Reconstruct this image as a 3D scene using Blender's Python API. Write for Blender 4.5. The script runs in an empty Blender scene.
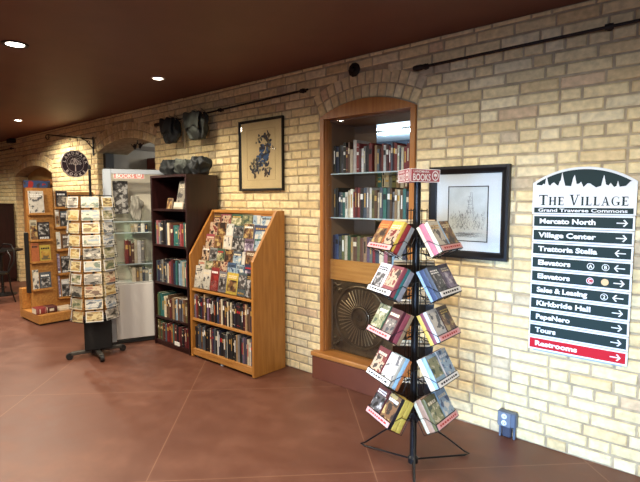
import bpy, math, random
from math import sin, cos, pi, radians, atan, sqrt
from mathutils import Vector, Matrix

# ------------------------------------------------------------------ camera
F = 480.0; EYE = 1.55; DIST = 3.1113
TILT = atan((241-199.7)/F); PAN = atan(559*cos(TILT)/F)
AX = Vector((-cos(PAN)*cos(TILT), sin(PAN)*cos(TILT), -sin(TILT)))
RT = Vector((sin(PAN), cos(PAN), 0)); UP = RT.cross(AX)
CAM = Vector((0, -DIST, EYE))
sc = bpy.context.scene
cd = bpy.data.cameras.new('camera'); cam = bpy.data.objects.new('camera', cd)
sc.collection.objects.link(cam)
cd.sensor_fit = 'HORIZONTAL'; cd.sensor_width = 36; cd.lens = F/640*36
cd.clip_start = .05; cd.clip_end = 100
cam.matrix_world = Matrix(((RT.x, UP.x, -AX.x, CAM.x), (RT.y, UP.y, -AX.y, CAM.y), (RT.z, UP.z, -AX.z, CAM.z), (0, 0, 0, 1)))
sc.camera = cam
sc.view_settings.view_transform = 'Standard'; sc.view_settings.look = 'None'
sc.view_settings.gamma = 1; sc.view_settings.exposure = 0.18
sc.view_settings.use_curve_mapping = False
sc.cycles.max_bounces = 8; sc.cycles.transparent_max_bounces = 12
sc.cycles.sample_clamp_indirect = 4
# ------------------------------------------------------------------ world and big lights
w = bpy.data.worlds.new('world'); sc.world = w; w.use_nodes = True
w.node_tree.nodes['Background'].inputs[0].default_value = (.62, .74, 1, 1)
w.node_tree.nodes['Background'].inputs[1].default_value = .6

def light(name, kind, loc, power, color, size=.1, size_y=None, aim=None, spot=None, blend=.6, parent=None):
    l = bpy.data.lights.new(name, kind); l.energy = power; l.color = color
    o = bpy.data.objects.new(name, l); sc.collection.objects.link(o); o.location = loc
    if kind == 'AREA':
        l.size = size
        if size_y: l.shape = 'RECTANGLE'; l.size_y = size_y
    else: l.shadow_soft_size = size
    if kind == 'SPOT': l.spot_size = radians(spot or 120); l.spot_blend = blend
    if aim is not None:
        o.rotation_euler = (Vector(aim)-Vector(loc)).to_track_quat('-Z', 'Y').to_euler()
    if parent: o.parent = parent
    return o
CEIL = 2.67
WARM = (1.0, .86, .67); COOL = (.42, .64, 1.0)
# daylight entering through the two windows of the wall opposite the bricks
wl = light('window_daylight', 'AREA', (-.55, -6.15, .95), 38, COOL, 1.5, 1.3, aim=(-1.0, 0, .28)); wl.data.spread = radians(36)
light('window_daylight', 'AREA', (2.6, -6.15, 1.2), 50, COOL, 1.5, 1.7, aim=(0, 0, .6))
LAMPS = [  # x, y, power, cone : recessed ceiling lamps (the first three are in view)
    (-4.002, -1.841, 92, 168), (-4.102, -.644, 22, 130), (-7.726, -.672, 80, 160), (-7.7, -1.85, 110, 150),
    (-.25, -2.3, 92, 172), (-1.9, -2.2, 66, 172), (-3.0, -2.5, 50, 172), (-5.9, -1.85, 72, 168), (-10.6, -1.6, 110, 150), (-.3, -4.3, 40, 172), (-4.0, -4.3, 20, 172), (-7.7, -4.3, 12, 120)]  # the one before the flower print is unseen, added to brighten the wall there


# ------------------------------------------------------------------ helpers
def at(px, py, Y=None, X=None, Z=None):
    d = AX + RT*((px-320)/F) - UP*((py-241)/F)
    if Y is not None: t = (Y-CAM.y)/d.y
    elif X is not None: t = (X-CAM.x)/d.x
    else: t = (Z-CAM.z)/d.z
    return CAM + d*t
def lin(c):
    return tuple(((v/255)/12.92 if v/255 <= .04045 else ((v/255+.055)/1.055)**2.4) for v in c)
R = random.Random(7)

class MB:
    def __init__(s): s.v = []; s.f = []; s.m = []; s.c = []
    def add(s, vs, fs, mi=0, M=None, col=None):
        b = len(s.v)
        s.v += [tuple(M @ Vector(v)) if M is not None else tuple(v) for v in vs]
        for f in fs: s.f.append(tuple(b+i for i in f)); s.m.append(mi); s.c.append(col)
        return s
    def box(s, a, b, mi=0, M=None, col=None):
        x0, y0, z0 = a; x1, y1, z1 = b
        vs = [(x0,y0,z0),(x1,y0,z0),(x1,y1,z0),(x0,y1,z0),(x0,y0,z1),(x1,y0,z1),(x1,y1,z1),(x0,y1,z1)]
        return s.add(vs, [(0,3,2,1),(4,5,6,7),(0,1,5,4),(1,2,6,5),(2,3,7,6),(3,0,4,7)], mi, M, col)
    def cbox(s, a, b, c=.004, mi=0, M=None):
        """box with chamfered edges"""
        x0, y0, z0 = a; x1, y1, z1 = b
        c = min(c, (x1-x0)*.45, (y1-y0)*.45, (z1-z0)*.45)
        vs = []; idx = {}
        for i, X in enumerate((x0, x1)):
            for j, Y in enumerate((y0, y1)):
                for k, Z in enumerate((z0, z1)):
                    sx = c if i == 0 else -c; sy = c if j == 0 else -c; sz = c if k == 0 else -c
                    for ax, p in enumerate(((X, Y+sy, Z+sz), (X+sx, Y, Z+sz), (X+sx, Y+sy, Z))):
                        idx[i, j, k, ax] = len(vs); vs.append(p)
        fs = []
        for ax in range(3):
            o = [a_ for a_ in range(3) if a_ != ax]
            for e in (0, 1):
                q = []
                for (p, r) in ((0,0),(1,0),(1,1),(0,1)):
                    t = [0,0,0]; t[ax] = e; t[o[0]] = p; t[o[1]] = r
                    q.append(idx[t[0], t[1], t[2], ax])
                flip = (e == 0) ^ (ax == 1)
                fs.append(tuple(q[::-1] if flip else q))
        for ax in range(3):            # edges along ax
            o = [a_ for a_ in range(3) if a_ != ax]
            for p in (0,1):
                for r in (0,1):
                    def g(e, face):
                        t = [0,0,0]; t[ax] = e; t[o[0]] = p; t[o[1]] = r
                        return idx[t[0], t[1], t[2], face]
                    fs.append((g(0,o[0]), g(1,o[0]), g(1,o[1]), g(0,o[1])))
        for i in (0,1):
            for j in (0,1):
                for k in (0,1): fs.append((idx[i,j,k,0], idx[i,j,k,1], idx[i,j,k,2]))
        return s.add(vs, fs, mi, M)
    def prism(s, poly, d0, d1, axis='y', mi=0, M=None):
        """extrude a 2-D polygon; axis is the extrusion axis. poly in the two other axes, in order x,z / x,y / y,z"""
        def P(p, d):
            return {'y': (p[0], d, p[1]), 'z': (p[0], p[1], d), 'x': (d, p[0], p[1])}[axis]
        n = len(poly)
        vs = [P(p, d0) for p in poly] + [P(p, d1) for p in poly]
        fs = [tuple(range(n)), tuple(range(2*n-1, n-1, -1))]
        fs += [(i, i+n, (i+1) % n+n, (i+1) % n) for i in range(n)]
        return s.add(vs, fs, mi, M)
    def tube(s, pts, r, n=8, mi=0, M=None, closed=False):
        pts = [Vector(p) for p in pts]; rs = r if isinstance(r, (list, tuple)) else [r]*len(pts)
        vs = []; m = len(pts); prev = None
        for i, p in enumerate(pts):
            if closed: d = pts[(i+1) % m]-pts[i-1]
            else: d = pts[min(i+1, m-1)]-pts[max(i-1, 0)]
            d.normalize()
            if prev is None:
                u = d.orthogonal().normalized()
            else:
                u = prev - d*prev.dot(d)
                u = u.normalized() if u.length > 1e-6 else d.orthogonal().normalized()
            prev = u; q = d.cross(u)
            vs += [tuple(p + (u*cos(2*pi*k/n)+q*sin(2*pi*k/n))*rs[i]) for k in range(n)]
        fs = []
        for i in range(m if closed else m-1):
            a = i*n; b = ((i+1) % m)*n
            fs += [(a+k, a+(k+1) % n, b+(k+1) % n, b+k) for k in range(n)]
        if not closed: fs += [tuple(range(n-1, -1, -1)), tuple((m-1)*n+k for k in range(n))]
        return s.add(vs, fs, mi, M)
    def lathe(s, prof, n=24, mi=0, M=None):
        """prof: (radius, z) list"""
        vs = []; 
        for r, z in prof: vs += [(r*cos(2*pi*k/n), r*sin(2*pi*k/n), z) for k in range(n)]
        fs = []
        for i in range(len(prof)-1):
            fs += [(i*n+k, i*n+(k+1) % n, (i+1)*n+(k+1) % n, (i+1)*n+k) for k in range(n)]
        fs += [tuple(range(n-1, -1, -1)), tuple((len(prof)-1)*n+k for k in range(n))]
        return s.add(vs, fs, mi, M)
    def build(s, name, mats, parent=None, loc=None, M=None, smooth=False, color=None, split=True):
        me = bpy.data.meshes.new(name); me.from_pydata(s.v, [], s.f)
        if not isinstance(mats, (list, tuple)): mats = [mats]
        for m in mats: me.materials.append(m)
        me.polygons.foreach_set('material_index', s.m)
        if smooth:
            me.polygons.foreach_set('use_smooth', [True]*len(s.f))
        if any(c is not None for c in s.c):
            at_ = me.color_attributes.new('tint', 'FLOAT_COLOR', 'CORNER')
            data = []
            for p, c in zip(me.polygons, s.c):
                data += list((c or (1, 1, 1))+(1,))*len(p.vertices)
            at_.data.foreach_set('color', data)
        me.update()
        o = bpy.data.objects.new(name, me); sc.collection.objects.link(o)
        if parent: o.parent = parent
        if M is not None: o.matrix_local = M
        elif loc is not None: o.location = loc
        if color: o.color = tuple(color)+(1,)
        if smooth and split:
            try:
                md = o.modifiers.new('split', 'EDGE_SPLIT'); md.split_angle = radians(35)
            except Exception: pass
        return o
def tag(o, label=None, cat=None, group=None, kind=None):
    for k, v in (('label', label), ('category', cat), ('group', group), ('kind', kind)):
        if v: o[k] = v
    return o
def thing(name, label, cat, loc=(0, 0, 0), group=None, M=None, rz=0):
    o = bpy.data.objects.new(name, None); sc.collection.objects.link(o); o.empty_display_size = .05
    if M is not None: o.matrix_world = M
    else: o.location = loc; o.rotation_euler = (0, 0, rz)
    return tag(o, label, cat, group)
def frame3(o, x, y, z):
    return Matrix(((x[0], y[0], z[0], o[0]), (x[1], y[1], z[1], o[1]), (x[2], y[2], z[2], o[2]), (0, 0, 0, 1)))
def struct(mb, name, mats, **k):
    return tag(mb.build(name, mats, **k), kind='structure')

# ------------------------------------------------------------------ materials
def mat(name, col, rough=.6, metal=0, col2=None, nscale=8, bump=0, bscale=60, stretch=(1, 1, 1), spec=.5, objcol=False, attr=None, detail=4):
    m = bpy.data.materials.new(name); m.use_nodes = True; nt = m.node_tree; N = nt.nodes; L = nt.links
    b = N['Principled BSDF']; b.inputs['Roughness'].default_value = rough; b.inputs['Metallic'].default_value = metal
    b.inputs['Specular IOR Level'].default_value = spec
    c = lin(col)+(1,); b.inputs['Base Color'].default_value = c
    tc = N.new('ShaderNodeTexCoord'); mp = N.new('ShaderNodeMapping'); mp.inputs['Scale'].default_value = stretch
    L.new(tc.outputs['Object'], mp.inputs[0])
    if objcol or attr or col2:
        no = N.new('ShaderNodeTexNoise'); no.inputs['Scale'].default_value = nscale; no.inputs['Detail'].default_value = detail
        L.new(mp.outputs[0], no.inputs[0])
        mx = N.new('ShaderNodeMix'); mx.data_type = 'RGBA'
        if objcol or attr:
            src = N.new('ShaderNodeObjectInfo').outputs['Color'] if objcol else None
            if attr:
                a = N.new('ShaderNodeAttribute'); a.attribute_name = attr; src = a.outputs['Color']
            mx.blend_type = 'MULTIPLY'; mx.inputs[0].default_value = 1
            rp = N.new('ShaderNodeMapRange'); rp.inputs['From Min'].default_value = .3; rp.inputs['From Max'].default_value = .7
            rp.inputs['To Min'].default_value = .78; rp.inputs['To Max'].default_value = 1.12
            L.new(no.outputs[0], rp.inputs[0]); L.new(src, mx.inputs[6]); L.new(rp.outputs[0], mx.inputs[7])
        else:
            rp = N.new('ShaderNodeMapRange'); rp.inputs['From Min'].default_value = .35; rp.inputs['From Max'].default_value = .65
            L.new(no.outputs[0], rp.inputs[0]); L.new(rp.outputs[0], mx.inputs[0])
            mx.inputs[6].default_value = c; mx.inputs[7].default_value = lin(col2)+(1,)
        L.new(mx.outputs[2], b.inputs['Base Color'])
    if bump:
        n2 = N.new('ShaderNodeTexNoise'); n2.inputs['Scale'].default_value = bscale; n2.inputs['Detail'].default_value = 5
        L.new(mp.outputs[0], n2.inputs[0]); bp = N.new('ShaderNodeBump'); bp.inputs['Strength'].default_value = bump
        bp.inputs['Distance'].default_value = .004
        L.new(n2.outputs[0], bp.inputs['Height']); L.new(bp.outputs[0], b.inputs['Normal'])
    return m
def emit(name, col, s):
    m = bpy.data.materials.new(name); m.use_nodes = True; b = m.node_tree.nodes['Principled BSDF']
    b.inputs['Base Color'].default_value = (*col, 1); b.inputs['Emission Color'].default_value = (*col, 1)
    b.inputs['Emission Strength'].default_value = s; return m
def glass(name, tint=(252, 254, 254), refl=.5, milk=0):
    m = bpy.data.materials.new(name); m.use_nodes = True; nt = m.node_tree; N = nt.nodes; L = nt.links
    N.remove(N['Principled BSDF']); out = N['Material Output']
    t = N.new('ShaderNodeBsdfTransparent'); t.inputs[0].default_value = (*lin(tint), 1)
    g = N.new('ShaderNodeBsdfGlossy'); g.inputs['Roughness'].default_value = .02
    fr = N.new('ShaderNodeFresnel'); ge = N.new('ShaderNodeNewGeometry'); io = N.new('ShaderNodeMapRange')
    io.inputs['To Min'].default_value = 1.45; io.inputs['To Max'].default_value = 1/1.45     # the same reflectance leaving the sheet as entering it
    L.new(ge.outputs['Backfacing'], io.inputs[0]); L.new(io.outputs[0], fr.inputs[0])
    mx = N.new('ShaderNodeMixShader'); L.new(fr.outputs[0], mx.inputs[0]); L.new(t.outputs[0], mx.inputs[1]); L.new(g.outputs[0], mx.inputs[2])
    if milk:
        d = N.new('ShaderNodeBsdfDiffuse'); d.inputs[0].default_value = (.6, .6, .58, 1)
        m2 = N.new('ShaderNodeMixShader'); m2.inputs[0].default_value = milk
        L.new(mx.outputs[0], m2.inputs[1]); L.new(d.outputs[0], m2.inputs[2]); L.new(m2.outputs[0], out.inputs[0])
    else: L.new(mx.outputs[0], out.inputs[0])
    return m
def wood(name, c1, c2, rough=.4, axis='z', sc_=1.0):
    st = {'z': (14, 14, 1.2), 'x': (1.2, 14, 14), 'y': (14, 1.2, 14)}[axis]
    m = mat(name, c1, rough, col2=c2, nscale=3*sc_, stretch=st, bump=.08, bscale=8, detail=6); return m
_pm = {}
def printmat(key, cols, scale=22, stretch=(1, 1, 1), rough=.35):
    """printed picture: patches of the given inks, different on every object"""
    if key in _pm: return _pm[key]
    m = bpy.data.materials.new('print_'+key); m.use_nodes = True; nt = m.node_tree; N = nt.nodes; L = nt.links
    b = N['Principled BSDF']; b.inputs['Roughness'].default_value = rough
    tc = N.new('ShaderNodeTexCoord'); mp = N.new('ShaderNodeMapping'); mp.inputs['Scale'].default_value = stretch
    oi = N.new('ShaderNodeObjectInfo'); ml = N.new('ShaderNodeMath'); ml.operation = 'MULTIPLY'; ml.inputs[1].default_value = 57
    L.new(oi.outputs['Random'], ml.inputs[0]); ad = N.new('ShaderNodeVectorMath'); L.new(tc.outputs['Object'], mp.inputs[0])
    L.new(mp.outputs[0], ad.inputs[0]); L.new(ml.outputs[0], ad.inputs[1])
    no = N.new('ShaderNodeTexNoise'); no.inputs['Scale'].default_value = scale; no.inputs['Detail'].default_value = 3
    L.new(ad.outputs[0], no.inputs[0])
    cr = N.new('ShaderNodeValToRGB'); cr.color_ramp.interpolation = 'CONSTANT'; e = cr.color_ramp.elements
    n = len(cols)
    for i, c in enumerate(cols):
        p = 0 if i == 0 else .36+.28*(i-.5)/(n-1) if n > 1 else 0
        el = e[i] if i < 2 else e.new(p)
        el.position = p; el.color = (*lin(c), 1)
    L.new(no.outputs[0], cr.inputs[0]); L.new(cr.outputs[0], b.inputs['Base Color'])
    _pm[key] = m; return m

M_brick = mat('cream_brick', (205, 185, 140), .85, attr='tint', nscale=26, bump=.7, bscale=55)
M_mortar = mat('mortar', (178, 162, 132), .95, col2=(152, 136, 108), nscale=14, bump=.8, bscale=90)
M_ceil = mat('brown_ceiling_paint', (104, 62, 48), .55, col2=(98, 58, 44), nscale=3)
M_concrete = None
M_blk = mat('black_metal', (18, 18, 20), .38, metal=.3)
M_blkpl = mat('black_plastic', (20, 20, 21), .5)
M_iron = mat('dark_iron', (34, 28, 25), .55, metal=.4, bump=.3)
M_oak = wood('honey_oak', (176, 124, 62), (154, 102, 46), .38)
M_oakx = wood('honey_oak_shelf', (182, 130, 68), (160, 108, 52), .38, 'x')
M_oaky = wood('oak_side', (172, 118, 54), (152, 100, 42), .38, 'z')
M_casing = wood('casing_oak', (168, 112, 56), (148, 92, 42), .35)
M_casingx = wood('casing_oak_horizontal', (174, 118, 60), (152, 98, 46), .35, 'x')
M_mahog = wood('dark_mahogany', (44, 18, 18), (30, 12, 12), .35)
M_mahogx = wood('dark_mahogany_shelf', (48, 20, 20), (32, 13, 13), .35, 'x')
M_alu = mat('brushed_aluminium', (176, 186, 196), .4, metal=.25)
M_white = mat('white_enamel', (206, 204, 200), .4)
M_grey = mat('grey_wall_paint', (120, 118, 112), .8, col2=(112, 110, 104))
M_page = mat('page_paper', (226, 216, 194), .85)
M_cover = mat('book_cloth', (255, 255, 255), .5, objcol=True, nscale=40)
M_gold = mat('gold_foil', (196, 160, 90), .35, metal=.4)
M_cream = mat('cream_paper', (214, 202, 174), .7)
M_whitep = mat('white_paper', (232, 232, 228), .6)
M_ink = mat('black_ink', (24, 22, 24), .6)
M_redink = mat('red_ink', (176, 36, 40), .5)
M_glass = glass('clear_glass')
M_acrylic = glass('acrylic', (252, 253, 253))
M_bulb = emit('lamp_lens', (1, .93, .78), 14)

# ------------------------------------------------------------------ room shell
OPEN = [  # cx, half span, spring z, rise, sill z
    dict(cx=-9.315, h=.875, s=1.985, r=.15, b=0),
    dict(cx=-6.05, h=.75, s=2.205, r=.135, b=0),
    dict(cx=-2.222, h=.455, s=2.235, r=.105, b=.2)]
TH = .45; RING = .205
for o in OPEN:
    o['R'] = (o['h']**2+o['r']**2)/(2*o['r']); o['zc'] = o['s']+o['r']-o['R']; o['te'] = math.asin(o['h']/o['R'])
XL, XR = -14.0, 3.0
HGT = CEIL
def arc(o, n=14, dr=0):
    return [(o['cx']+(o['R']+dr)*sin(-o['te']+2*o['te']*i/n), o['zc']+(o['R']+dr)*cos(-o['te']+2*o['te']*i/n)) for i in range(n+1)]
def blocked(z):
    out = []
    for o in OPEN:
        if z < o['b']: continue
        if z <= o['s']: out.append((o['cx']-o['h'], o['cx']+o['h']))
        else:
            Ro = o['R']+RING; d = z-o['zc']
            if d < Ro:
                hw = min(d*math.tan(o['te']), sqrt(Ro*Ro-d*d)); out.append((o['cx']-hw, o['cx']+hw))
    return out
wb = MB()
def mface(x0, x1, z0, z1, y=.009): wb.add([(x0,y,z0),(x1,y,z0),(x1,y,z1),(x0,y,z1)], [(0,1,2,3)], 1)
xs = XL
for o in OPEN:
    a, b = o['cx']-o['h'], o['cx']+o['h']
    mface(xs, a, 0, HGT)
    if o['b'] > 0: mface(a, b, 0, o['b']); wb.add([(a,.009,o['b']),(b,.009,o['b']),(b,TH,o['b']),(a,TH,o['b'])], [(0,1,2,3)], 1)
    pts = arc(o)
    for (p, q) in zip(pts, pts[1:]):
        wb.add([(p[0],.009,p[1]),(q[0],.009,q[1]),(q[0],.009,HGT),(p[0],.009,HGT)], [(0,1,2,3)], 1)
        wb.add([(p[0],.009,p[1]),(q[0],.009,q[1]),(q[0],TH,q[1]),(p[0],TH,p[1])], [(3,2,1,0)], 1)
        wb.add([(p[0],TH,p[1]),(q[0],TH,q[1]),(q[0],TH,HGT),(p[0],TH,HGT)], [(3,2,1,0)], 1)
    for x in (a, b):
        wb.add([(x,.009,o['b']),(x,TH,o['b']),(x,TH,o['s']),(x,.009,o['s'])], [(0,1,2,3)], 1)
    wb.add([(xs,TH,0),(a,TH,0),(a,TH,HGT),(xs,TH,HGT)], [(3,2,1,0)], 1)
    if o['b'] > 0: wb.add([(a,TH,0),(b,TH,0),(b,TH,o['b']),(a,TH,o['b'])], [(3,2,1,0)], 1)
    xs = b
mface(xs, XR, 0, HGT); wb.add([(xs,TH,0),(XR,TH,0),(XR,TH,HGT),(xs,TH,HGT)], [(3,2,1,0)], 1)
def brick_col():
    k = R.random()
    base = (224, 204, 154) if k < .62 else (228, 212, 168) if k < .8 else (214, 190, 140) if k < .94 else (212, 184, 144) if k < .975 else (196, 178, 144)
    g = R.uniform(.96, 1.03)
    return lin(tuple(min(250, c*g) for c in base))
def brick(mb, P, col, d=None, back=.011):
    """P: four (x,z) corners, counter-clockwise; a slightly rounded, slightly proud brick face"""
    y = R.uniform(-.003, .002) if d is None else d
    cx = sum(p[0] for p in P)/4; cz = sum(p[1] for p in P)/4
    def ins(p, k):
        vx, vz = cx-p[0], cz-p[1]
        return (p[0]+math.copysign(min(k, abs(vx)*.6), vx), p[1]+math.copysign(min(k, abs(vz)*.6), vz))
    o_ = [(x+R.uniform(-.0022, .0022), back, z+R.uniform(-.0022, .0022)) for x, z in P]
    m_ = []; i_ = []
    for p in P:
        a = ins(p, R.uniform(.001, .0055)); m_.append((a[0], y+.003, a[1]))
        a = ins(p, R.uniform(.006, .012)); i_.append((a[0], y, a[1]))
    vs = o_+m_+i_; fs = [(8,9,10,11)]
    for k in range(4):
        n = (k+1) % 4; fs += [(k, n, 4+n, 4+k), (4+k, 4+n, 8+n, 8+k)]
    mb.add(vs, fs, 0, None, col)
CO = .0733; J = .0055
row = 0
while row*CO < HGT-.02:
    z0 = row*CO+J; z1 = min((row+1)*CO-J, HGT-.002); zm = (z0+z1)/2
    bl = sorted(blocked(zm)); segs = []; x = XL
    for a, b in bl: segs.append((x, a)); x = b
    segs.append((x, XR))
    for a, b in segs:
        vis_a = a
        x = a + (0 if row % 2 else -.117)
        while x < b:
            L_ = .236 if R.random() < .74 else .119
            L_ *= R.uniform(.97, 1.03)
            if row % 7 == 5: L_ = .12*R.uniform(.95, 1.05)
            u0, u1 = max(x+J, a+.003), min(x+L_-J, b-.003)
            if u1-u0 > .03 and u1 < 1.6:
                dz = R.uniform(-.0015, .0015)
                brick(wb, [(u0, z0+dz), (u1, z0+dz), (u1, z1+dz), (u0, z1+dz)], brick_col(), back=.011)
            x += L_
    row += 1
for o in OPEN:        # two rings of brick on edge over every opening
    for k in range(2):
        r0 = o['R']+.004+k*.102; r1 = r0+.095
        n = max(8, round(2*o['te']*r0/.073))
        for i in range(n):
            t0 = -o['te']+2*o['te']*i/n+.005/r0; t1 = -o['te']+2*o['te']*(i+1)/n-.005/r0
            P = [(o['cx']+r*sin(t), o['zc']+r*cos(t)) for r, t in ((r0, t0), (r0, t1), (r1, t1), (r1, t0))]
            brick(wb, P, brick_col())
    # reveal bricks
    for sgn in (-1, 1):
        xx = o['cx']+sgn*o['h']; z = o['b']
        rr = 0
        while z < o['s']-.05:
            for (ya, yb) in (((.012, .11), (.12, .34), (.35, .44)) if rr % 2 else ((.012, .23), (.24, .44))):
                c = brick_col(); x_in = xx-sgn*.004
                wb.add([(xx,ya,z+.005),(xx,yb,z+.005),(xx,yb,z+.068),(xx,ya,z+.068),(x_in,ya+.004,z+.009),(x_in,yb-.004,z+.009),(x_in,yb-.004,z+.064),(x_in,ya+.004,z+.064)],
                       [(4,5,6,7),(0,1,5,4),(1,2,6,5),(2,3,7,6),(3,0,4,7)], 0, None, c)
            z += CO; rr += 1
struct(wb, 'wall_brick', [M_brick, M_mortar])

# floor of stained concrete with saw-cut joints on a diagonal grid
def floor_mat():
    m = bpy.data.materials.new('stained_concrete'); m.use_nodes = True; nt = m.node_tree; N = nt.nodes; L = nt.links
    b = N['Principled BSDF']; tc = N.new('ShaderNodeTexCoord')
    n1 = N.new('ShaderNodeTexNoise'); n1.inputs['Scale'].default_value = .9; n1.inputs['Detail'].default_value = 8; n1.inputs['Roughness'].default_value = .62
    n2 = N.new('ShaderNodeTexNoise'); n2.inputs['Scale'].default_value = 7; n2.inputs['Detail'].default_value = 8
    L.new(tc.outputs['Object'], n1.inputs[0]); L.new(tc.outputs['Object'], n2.inputs[0])
    cr = N.new('ShaderNodeValToRGB'); e = cr.color_ramp.elements
    e[0].position = .32; e[0].color = (*lin((88, 52, 40)), 1); e[1].position = .68; e[1].color = (*lin((120, 80, 64)), 1)
    k = e.new(.5); k.color = (*lin((100, 62, 48)), 1)
    mx = N.new('ShaderNodeMath'); mx.operation = 'MULTIPLY_ADD'; mx.inputs[1].default_value = .35
    L.new(n2.outputs[0], mx.inputs[0])
    sb = N.new('ShaderNodeMath'); sb.operation = 'MULTIPLY_ADD'; sb.inputs[1].default_value = .65
    sb.inputs[2].default_value = 0
    L.new(n1.outputs[0], sb.inputs[0]); L.new(sb.outputs[0], mx.inputs[2]); L.new(mx.outputs[0], cr.inputs[0])
    # joints: x+y = -2.4+1.8k and y-x = .55+1.8k, thin and pale
    sp = N.new('ShaderNodeSeparateXYZ'); L.new(tc.outputs['Object'], sp.inputs[0])
    masks = []
    for op, off in (('ADD', 2.4), ('SUBTRACT', -.55)):
        a = N.new('ShaderNodeMath'); a.operation = op; L.new(sp.outputs[1], a.inputs[0]); L.new(sp.outputs[0], a.inputs[1])
        s_ = N.new('ShaderNodeMath'); s_.operation = 'ADD'; s_.inputs[1].default_value = off+.9+180; L.new(a.outputs[0], s_.inputs[0])
        q = N.new('ShaderNodeMath'); q.operation = 'MODULO'; q.inputs[1].default_value = 1.8; L.new(s_.outputs[0], q.inputs[0])
        d = N.new('ShaderNodeMath'); d.operation = 'SUBTRACT'; d.inputs[1].default_value = .9; L.new(q.outputs[0], d.inputs[0])
        ab = N.new('ShaderNodeMath'); ab.operation = 'ABSOLUTE'; L.new(d.outputs[0], ab.inputs[0])
        lt = N.new('ShaderNodeMath'); lt.operation = 'LESS_THAN'; lt.inputs[1].default_value = .0045; L.new(ab.outputs[0], lt.inputs[0])
        masks.append(lt)
    mxx = N.new('ShaderNodeMath'); mxx.operation = 'MAXIMUM'; L.new(masks[0].outputs[0], mxx.inputs[0]); L.new(masks[1].outputs[0], mxx.inputs[1])
    fa = N.new('ShaderNodeMath'); fa.operation = 'MULTIPLY'; fa.inputs[1].default_value = .28; L.new(mxx.outputs[0], fa.inputs[0])
    mc = N.new('ShaderNodeMix'); mc.data_type = 'RGBA'; L.new(fa.outputs[0], mc.inputs[0]); L.new(cr.outputs[0], mc.inputs[6])
    mc.inputs[7].default_value = (*lin((178, 138, 110)), 1); L.new(mc.outputs[2], b.inputs['Base Color'])
    rr = N.new('ShaderNodeMapRange'); rr.inputs['To Min'].default_value = .34; rr.inputs['To Max'].default_value = .6
    L.new(n2.outputs[0], rr.inputs[0]); L.new(rr.outputs[0], b.inputs['Roughness'])
    bp = N.new('ShaderNodeBump'); bp.inputs['Strength'].default_value = .12; bp.inputs['Distance'].default_value = .003
    L.new(n2.outputs[0], bp.inputs['Height']); L.new(bp.outputs[0], b.inputs['Normal'])
    return m
M_floor = floor_mat()
struct(MB().box((XL, -6.2, -.1), (XR, TH, 0)), 'floor', M_floor)
struct(MB().box((XL, -6.2, HGT), (XR, TH, HGT+.1)), 'ceiling', M_ceil)
M_plaster = mat('tan_plaster', (150, 126, 98), .9, col2=(144, 120, 92))
struct(MB().box((XL-.1, -6.2, 0), (XL, 4.6, HGT)), 'wall_left', M_plaster)
struct(MB().box((XR, -6.2, 0), (XR+.1, 4.6, HGT)), 'wall_right', M_plaster)
nw = MB()      # wall opposite with two window openings
WIN = [(-1.3, .2, .25, 1.65), (1.85, 3.0-.01, .25, 2.05)]
xs = XL
for x0, x1, z0, z1 in WIN:
    nw.box((xs, -6.3, 0), (x0, -6.2, HGT)); nw.box((x0, -6.3, 0), (x1, -6.2, z0)); nw.box((x0, -6.3, z1), (x1, -6.2, HGT)); xs = x1
struct(nw, 'wall_front', M_plaster)
for i, (x0, x1, z0, z1) in enumerate(WIN):
    f = MB(); t = .05
    for a, b in (((x0, z0), (x1, z0+t)), ((x0, z1-t), (x1, z1)), ((x0, z0+t), (x0+t, z1-t)), ((x1-t, z0+t), (x1, z1-t)), (((x0+x1)/2-.02, z0+t), ((x0+x1)/2+.02, z1-t))):
        f.box((a[0], -6.27, a[1]), (b[0], -6.22, b[1]))
    wf = struct(f, 'window_%d' % (i+1), M_casing)
    MB().box((x0+t, -6.25, z0+t), (x1-t, -6.245, z1-t)).build('pane', M_acrylic, wf)

# shop beyond the bricks, seen through the arched doorway and the display window
M_shopwall = mat('shop_wall_blue_grey', (58, 66, 78), .8)
M_shopceil = mat('shop_white_ceiling', (214, 220, 226), .8)
M_shopfloor = mat('shop_floor', (96, 78, 62), .6)
struct(MB().box((XL, 4.5, 0), (XR, 4.6, 2.7)), 'wall_back', M_shopwall)
struct(MB().box((XL, TH, -.1), (XR, 4.6, 0)), 'floor_shop', M_shopfloor)
struct(MB().box((-6.9, TH, 2.62), (XR, 4.5, 2.7)), 'ceiling_shop', M_shopceil)
struct(MB().box((XL, TH, 2.62), (-6.9, 4.5, 2.7)), 'ceiling_passage', mat('passage_ceiling', (70, 62, 56), .8))
struct(MB().box((-7.0, TH+.01, 0), (-6.9, 4.5, 2.62)), 'wall_partition', M_grey)
struct(MB().box((-6.9, TH+.012, 2.30), (-6.86, 4.5, 2.36)), 'trim_1', mat('dark_picture_rail', (60, 54, 48), .7))
# dark frame post standing in the doorway reveal
struct(MB().cbox((-6.795, .08, 0), (-6.72, .2, 2.2)), 'trim_2', mat('dark_bronze_frame', (26, 24, 24), .5))

struct(MB().box((-6.7965, .205, 0), (-6.785, .4495, 2.2)), 'trim_6', M_grey)

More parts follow.
